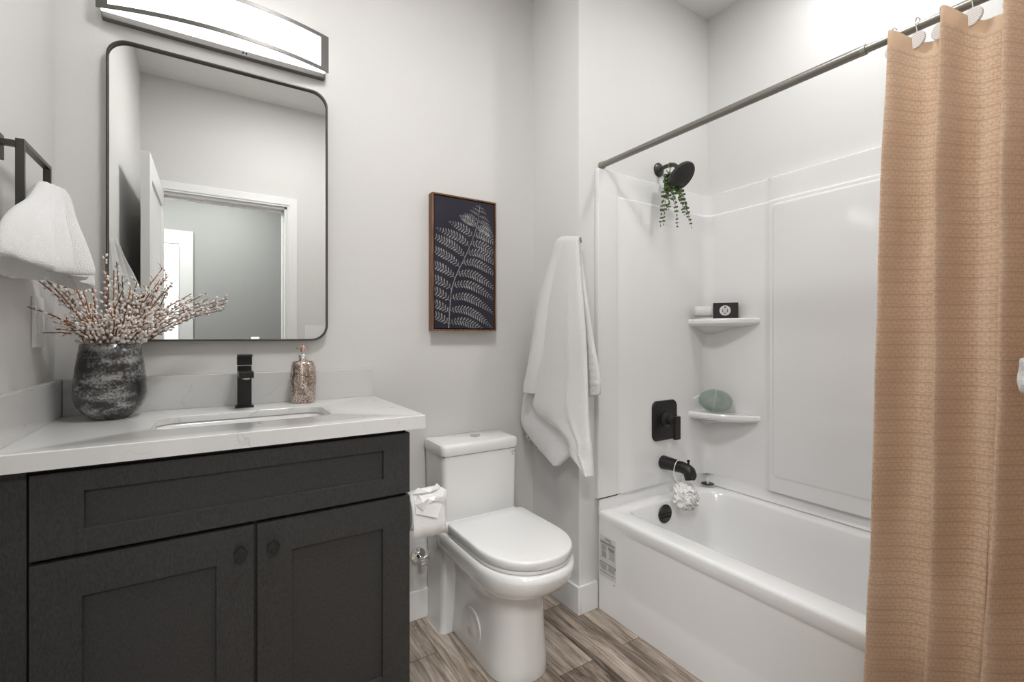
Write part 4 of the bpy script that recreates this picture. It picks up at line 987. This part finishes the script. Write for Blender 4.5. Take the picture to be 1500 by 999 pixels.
bm.transform(SB); finish('emblem_marks', bm, M['ink'], em, smooth=False)
ZL = .7985
t = thing('bath_sponge', (2.045, 1.385, ZL), 'oval sea green scrubbing sponge with a loop on the lower corner shelf', 'sponge')
GM = along(2.048, 1.386, A0) @ Matrix.Translation((0, 0, ZL + .0565)) @ Matrix.Rotation(R(-10), 4, 'X') @ Matrix.Rotation(R(6), 4, 'Y') @ Matrix.Diagonal((1.08, 1., 1.2, 1.))
def pebble(x0, x1, rx, rz, th, n=36, m=14):
    """elliptical pad in the xz plane, thickness along y, cut between x0 and x1"""
    bm = bmesh.new(); rows = []
    for j in range(m + 1):
        a = -math.pi / 2 + math.pi * j / m; k = math.cos(a) ** .55 if math.cos(a) > 1e-6 else 0; y = math.sin(a) * th
        rows.append([(max(x0, min(x1, rx * k * math.cos(2 * math.pi * i / n))), y, rz * k * math.sin(2 * math.pi * i / n)) for i in range(n)])
    loft(bm, rows, True, True); return bm
bm = pebble(-.5, .5, .070, .0455, .020); bm.transform(GM); finish('pad', bm, M['green'], t, angle=80)
bm = bmesh.new(); tube(bm, [(.0705 * math.cos(R(a)), -.003, .046 * math.sin(R(a))) for a in range(0, 360, 8)], .0022, 8, closed=True); bm.transform(GM); finish('piping', bm, M['greenedge'], t)
bm = bmesh.new(); tube(bm, [(-.004 + .002 * math.sin(R(a)), -.0215 * math.cos(R(a)), .0465 * math.sin(R(a))) for a in range(0, 360, 10)], .0018, 6, closed=True)
tube(bm, [(.001, -.0215 * math.cos(R(a)), .0468 * math.sin(R(a))) for a in range(0, 360, 10)], .0012, 6, closed=True); bm.transform(GM); finish('band', bm, M['greenedge'], t)
bm = bmesh.new(); tube(bm, bez([(-.066, -.004, .012), (-.076, -.008, .006), (-.086, -.010, -.004), (-.094, -.008, -.003), (-.088, -.004, .004), (-.070, 0, .012)], 6), .0017, 8); bm.transform(GM); finish('loop', bm, M['whiteplastic'], t)

# ================================================================ TOWELS
LAY = {
'back': [((1.255,1.582,1.580),(1.255,1.474,1.561)), ((1.245,1.676,1.389),(1.245,1.446,1.368)), ((1.235,1.751,1.145),(1.235,1.434,1.148)), ((1.225,1.809,0.954),(1.225,1.423,0.986)), ((1.215,1.834,0.824),(1.215,1.411,0.880)), ((1.210,1.826,0.755),(1.210,1.413,0.813)), ((1.210,1.743,0.697),(1.210,1.438,0.741)), ((1.210,1.649,0.655),(1.210,1.463,0.698)), ((1.210,1.571,0.623),(1.210,1.543,0.630))],
'side': [((1.265,1.534,1.587),(1.265,1.482,1.564)), ((1.262,1.487,1.429),(1.262,1.440,1.369)), ((1.260,1.455,1.203),(1.260,1.390,1.148)), ((1.258,1.440,1.093),(1.258,1.360,1.056)), ((1.255,1.428,0.984),(1.255,1.345,0.991)), ((1.255,1.424,0.921),(1.255,1.349,0.943))],
'roll': [((1.245,1.597,1.581),(1.245,1.524,1.580)), ((1.230,1.671,1.387),(1.230,1.597,1.381)), ((1.215,1.712,1.207),(1.215,1.621,1.205)), ((1.200,1.733,1.053),(1.200,1.635,1.058)), ((1.195,1.759,0.959),(1.195,1.663,0.967)), ((1.195,1.764,0.915),(1.195,1.674,0.916))],
'front': [((1.245,1.578,1.590),(1.245,1.463,1.569)), ((1.235,1.633,1.444),(1.235,1.438,1.422)), ((1.225,1.659,1.296),(1.225,1.410,1.283)), ((1.215,1.671,1.146),(1.215,1.383,1.149)), ((1.205,1.688,0.995),(1.205,1.364,1.018)), ((1.195,1.705,0.858),(1.195,1.348,0.903)), ((1.195,1.609,0.803),(1.195,1.341,0.839)), ((1.195,1.506,0.771),(1.195,1.337,0.788)), ((1.195,1.458,0.739),(1.195,1.333,0.763)), ((1.195,1.445,0.698),(1.195,1.329,0.723)), ((1.195,1.388,0.668),(1.195,1.325,0.683)), ((1.195,1.337,0.641),(1.195,1.322,0.643))]}
def layer(bm, pairs, bulge, dx=0, nu=40, sub=9, ripple=0, ribs=None, edge=.008, fold=None):
    Lp = bez([p[0] for p in pairs], sub); Rp = bez([p[1] for p in pairs], sub); rows = []
    nr = len(Lp)
    for j, (a, c) in enumerate(zip(Lp, Rp)):
        row = []; v = j / (nr - 1)
        for i in range(nu + 1):
            u = i / nu; p = a.lerp(c, u)
            b_ = bulge * math.sin(math.pi * u) ** .6 * min(1, v * 3 + .35)
            if fold: b_ += fold[1] * math.exp(-((u - fold[0] - .05 * math.sin(v * 5)) / .07) ** 2) * min(1, v * 2) * (1 - .5 * v)
            b_ += ripple * math.sin(u * 11 + v * 6) * v + .0012 * noise.noise(Vector((u * 9, v * 30, dx * 50)))
            if ribs:
                for z0 in ribs: b_ += .0035 * math.exp(-((p.z - z0) / .007) ** 2)
            e_ = edge * (1 - min(1, min(u, 1 - u) * 14)) ** 2
            row.append((p.x + dx - b_ + e_, p.y, p.z + .0015 * noise.noise(Vector((u * 14, v * 3, 1)))))
        rows.append(row)
    tp = [(q[0] + .012, q[1], q[2] + .003) for q in rows[0]]      # tuck back over the hook
    loft(bm, [[(q[0] + .020, q[1] + .012 * (k / nu - .2), q[2] - .004) for k, q in enumerate(rows[0])], tp] + rows, wrap=False)
t = thing('hanging_bath_towel', (1.27, 1.53, 1.59), 'white bath towel hanging in folds on the wall between toilet and tub', 'towel')
bm = bmesh.new(); layer(bm, LAY['back'], .010); finish('back_drape', bm, M['towel'], t, solid=.007, angle=180)
bm = bmesh.new(); layer(bm, LAY['side'], .012, ribs=(.985, 1.012, 1.04, 1.068, 1.10)); finish('side_drape', bm, M['towel'], t, solid=.007, angle=180)
bm = bmesh.new(); layer(bm, LAY['front'], .020, ripple=.003, fold=(.72, .012)); finish('front_drape', bm, M['towel'], t, solid=.007, angle=180)
bm = bmesh.new(); layer(bm, LAY['roll'], .026, dx=-.002, edge=.018); finish('left_fold', bm, M['towel'], t, solid=.008, angle=180)
# care tags sewn into the lower edge
def tagq(y, z, ang, wdt, hgt, marks):
    mx_ = Matrix.Translation((1.214, y, z)) @ Matrix.Rotation(ang, 4, 'X')
    bm = bxs((-.0006, .0006, -wdt / 2, wdt / 2, -hgt, 0)); bm.transform(mx_); o = finish('care_tag', bm, M['cotton_tag'], t, smooth=False)
    bm = bmesh.new()
    for (a, b_, c, d) in marks: box(bm, -.0012, -.0006, a, b_, c, d)
    bm.transform(mx_); finish('tag_print', bm, M['ink'], o, smooth=False)
tagq(1.768, .717, R(28), .030, .022, [(-.010, -.006, -.016, -.006), (-.010, .002, -.016, -.013), (-.002, .001, -.010, -.004), (-.014, .012, -.0015, 0)])
tagq(1.706, .682, R(25), .026, .014, [(-.010, .012, -.0015, 0), (-.006, .002, -.010, -.007)])
t2 = thing('towel_hook', (XS, 1.525, 1.56), 'matte black wall hook hidden under the top of the hanging bath towel', 'hook')
bm = bmesh.new(); cyl(bm, (XS, 1.56, 1.525), (XS - .028, 1.555, 1.532), .005, n=12); cyl(bm, (XS - .0005, 1.56, 1.525), (XS - .006, 1.56, 1.525), .012, n=24)
finish('hook', bm, M['black'], t2)

# towel ring on the left wall
RY0, RY1, RZ0, RZ1, RXr = 1.400, 1.600, 1.440, 1.590, XL + .040
t = thing('towel_ring', (XL, 1.41, 1.575), 'dark metal square towel ring on the left wall above the vase', 'towel ring')
finish('wall_plate', bxs((XL + .0005, XL + .010, 1.375, 1.428, 1.545, 1.598)), M['ringmetal'], t, smooth=False, bevel=.0015)
finish('arm', bxs((XL + .010, RXr - .006, 1.394, 1.408, 1.571, 1.583)), M['ringmetal'], t, smooth=False, bevel=.0008)
bm = bmesh.new(); q = lambda e, x: pl(rr(RY0 + e, RY1 - e, RZ0 + e, RZ1 - e, .0012, 2), 'x', x)
loft(bm, [q(0, RXr - .007), q(0, RXr + .007), q(.009, RXr + .007), q(.009, RXr - .007)], closed=True); finish('ring', bm, M['ringmetal'], t, angle=30)

# hand towel pulled through the ring, flaring into soft lobes
t = thing('hand_towel', (XL + .06, 1.46, 1.45), 'white fluffy hand towel gathered through the dark metal towel ring', 'towel')
bm = bmesh.new(); n = 180; rows = []
lob = [(7, 0.9, .26), (4, 1.9, .13), (13, .4, .09)]
P = [(0, 1.512, .010, .022, 1.500), (.08, 1.518, .022, .045, 1.497), (.2, 1.506, .030, .066, 1.492), (.35, 1.478, .037, .086, 1.485), (.5, 1.445, .044, .108, 1.470), (.6, 1.420, .052, .150, 1.448), (.72, 1.385, .062, .182, 1.432), (.86, 1.345, .070, .205, 1.424), (.95, 1.318, .074, .216, 1.420), (1.0, 1.304, .073, .218, 1.419), (1.0, 1.299, .066, .210, 1.419), (.9, 1.308, .052, .19, 1.42), (.6, 1.36, .034, .14, 1.43)]
for k, (v, z, rx, ry, yc) in enumerate(P):
    row = []
    for i in range(n):
        a = 2 * math.pi * i / n - math.pi; w_ = sum(am * math.sin(f * a + ph + .6 * v) for f, ph, am in lob)
        g = min(1, v * 1.8)
        dip = sum(dp * math.exp(-((a - a0 - .10 * v) / wd_) ** 2) for a0, wd_, dp in ((-.32, .12, 1.0), (.05, .11, .95), (-.80, .13, .6), (.45, .10, .5), (.95, .12, .4))) * g * (1.25 - .55 * v)
        m_ = max(.1, 1 + w_ * min(1, v * 1.5 + .2) * .5 - dip)
        x = -.322 + rx * m_ * math.cos(a) + .014 * v; y = yc + ry * (1 + w_ * .12) * math.sin(a)
        if x < XL + .004: x = XL + .004 + (x - XL - .004) * .08
        zz = z + .008 * v * math.sin(3 * a + 1) - .006 * v * math.sin(a) + .003 * noise.noise(Vector((a * 3, z * 20, 0)))
        for z0 in (1.335, 1.357, 1.379, 1.401): x += .0026 * math.exp(-((zz - z0 + .02 * math.sin(a)) / .004) ** 2) * max(0, math.cos(a))
        row.append((x, y, zz))
    rows.append(row)
loft(bm, rows, True, True)
finish('cloth', bm, M['towel'], t, angle=180, subsurf=1)

# switch plates
def plate(name, loc, axis, wdt, hgt, n, label, parent_cat='switch', sgn=1):
    t = thing(name, loc, label, parent_cat); x, y, z = loc
    def bx_(a0, a1, b0, b1, d0, d1):
        if axis == 'x': return (x + min(d0, d1), x + max(d0, d1), y + a0, y + a1, z + b0, z + b1)
        d0, d1 = sorted((d0 * sgn, d1 * sgn)); return (x + a0, x + a1, y + d0, y + d1, z + b0, z + b1)
    finish('cover_plate', bxs(bx_(-wdt / 2, wdt / 2, -hgt / 2, hgt / 2, .0005, .006)), M['whiteplastic'], t, smooth=False, bevel=.0015)
    for k in range(n):
        c = (k - (n - 1) / 2) * .046
        finish('rocker', bxs(bx_(c - .0165, c + .0165, -.033, .033, .006, .0095)), M['whiteplastic'], t, smooth=False, bevel=.001)
plate('light_switch', (XL, 1.684, 1.205), 'x', .086, .130, 1, 'white switch plate on the left wall behind the willow branches')
plate('light_switch', (.640, YF, 1.185), 'y', .165, .118, 3, 'white three gang switch plate beside the doorway, seen in the mirror')
plate('outlet', (.36, -1.9, 1.10), 'y', .075, .118, 1, 'white outlet plate on the grey hall wall seen in the mirror', 'outlet')
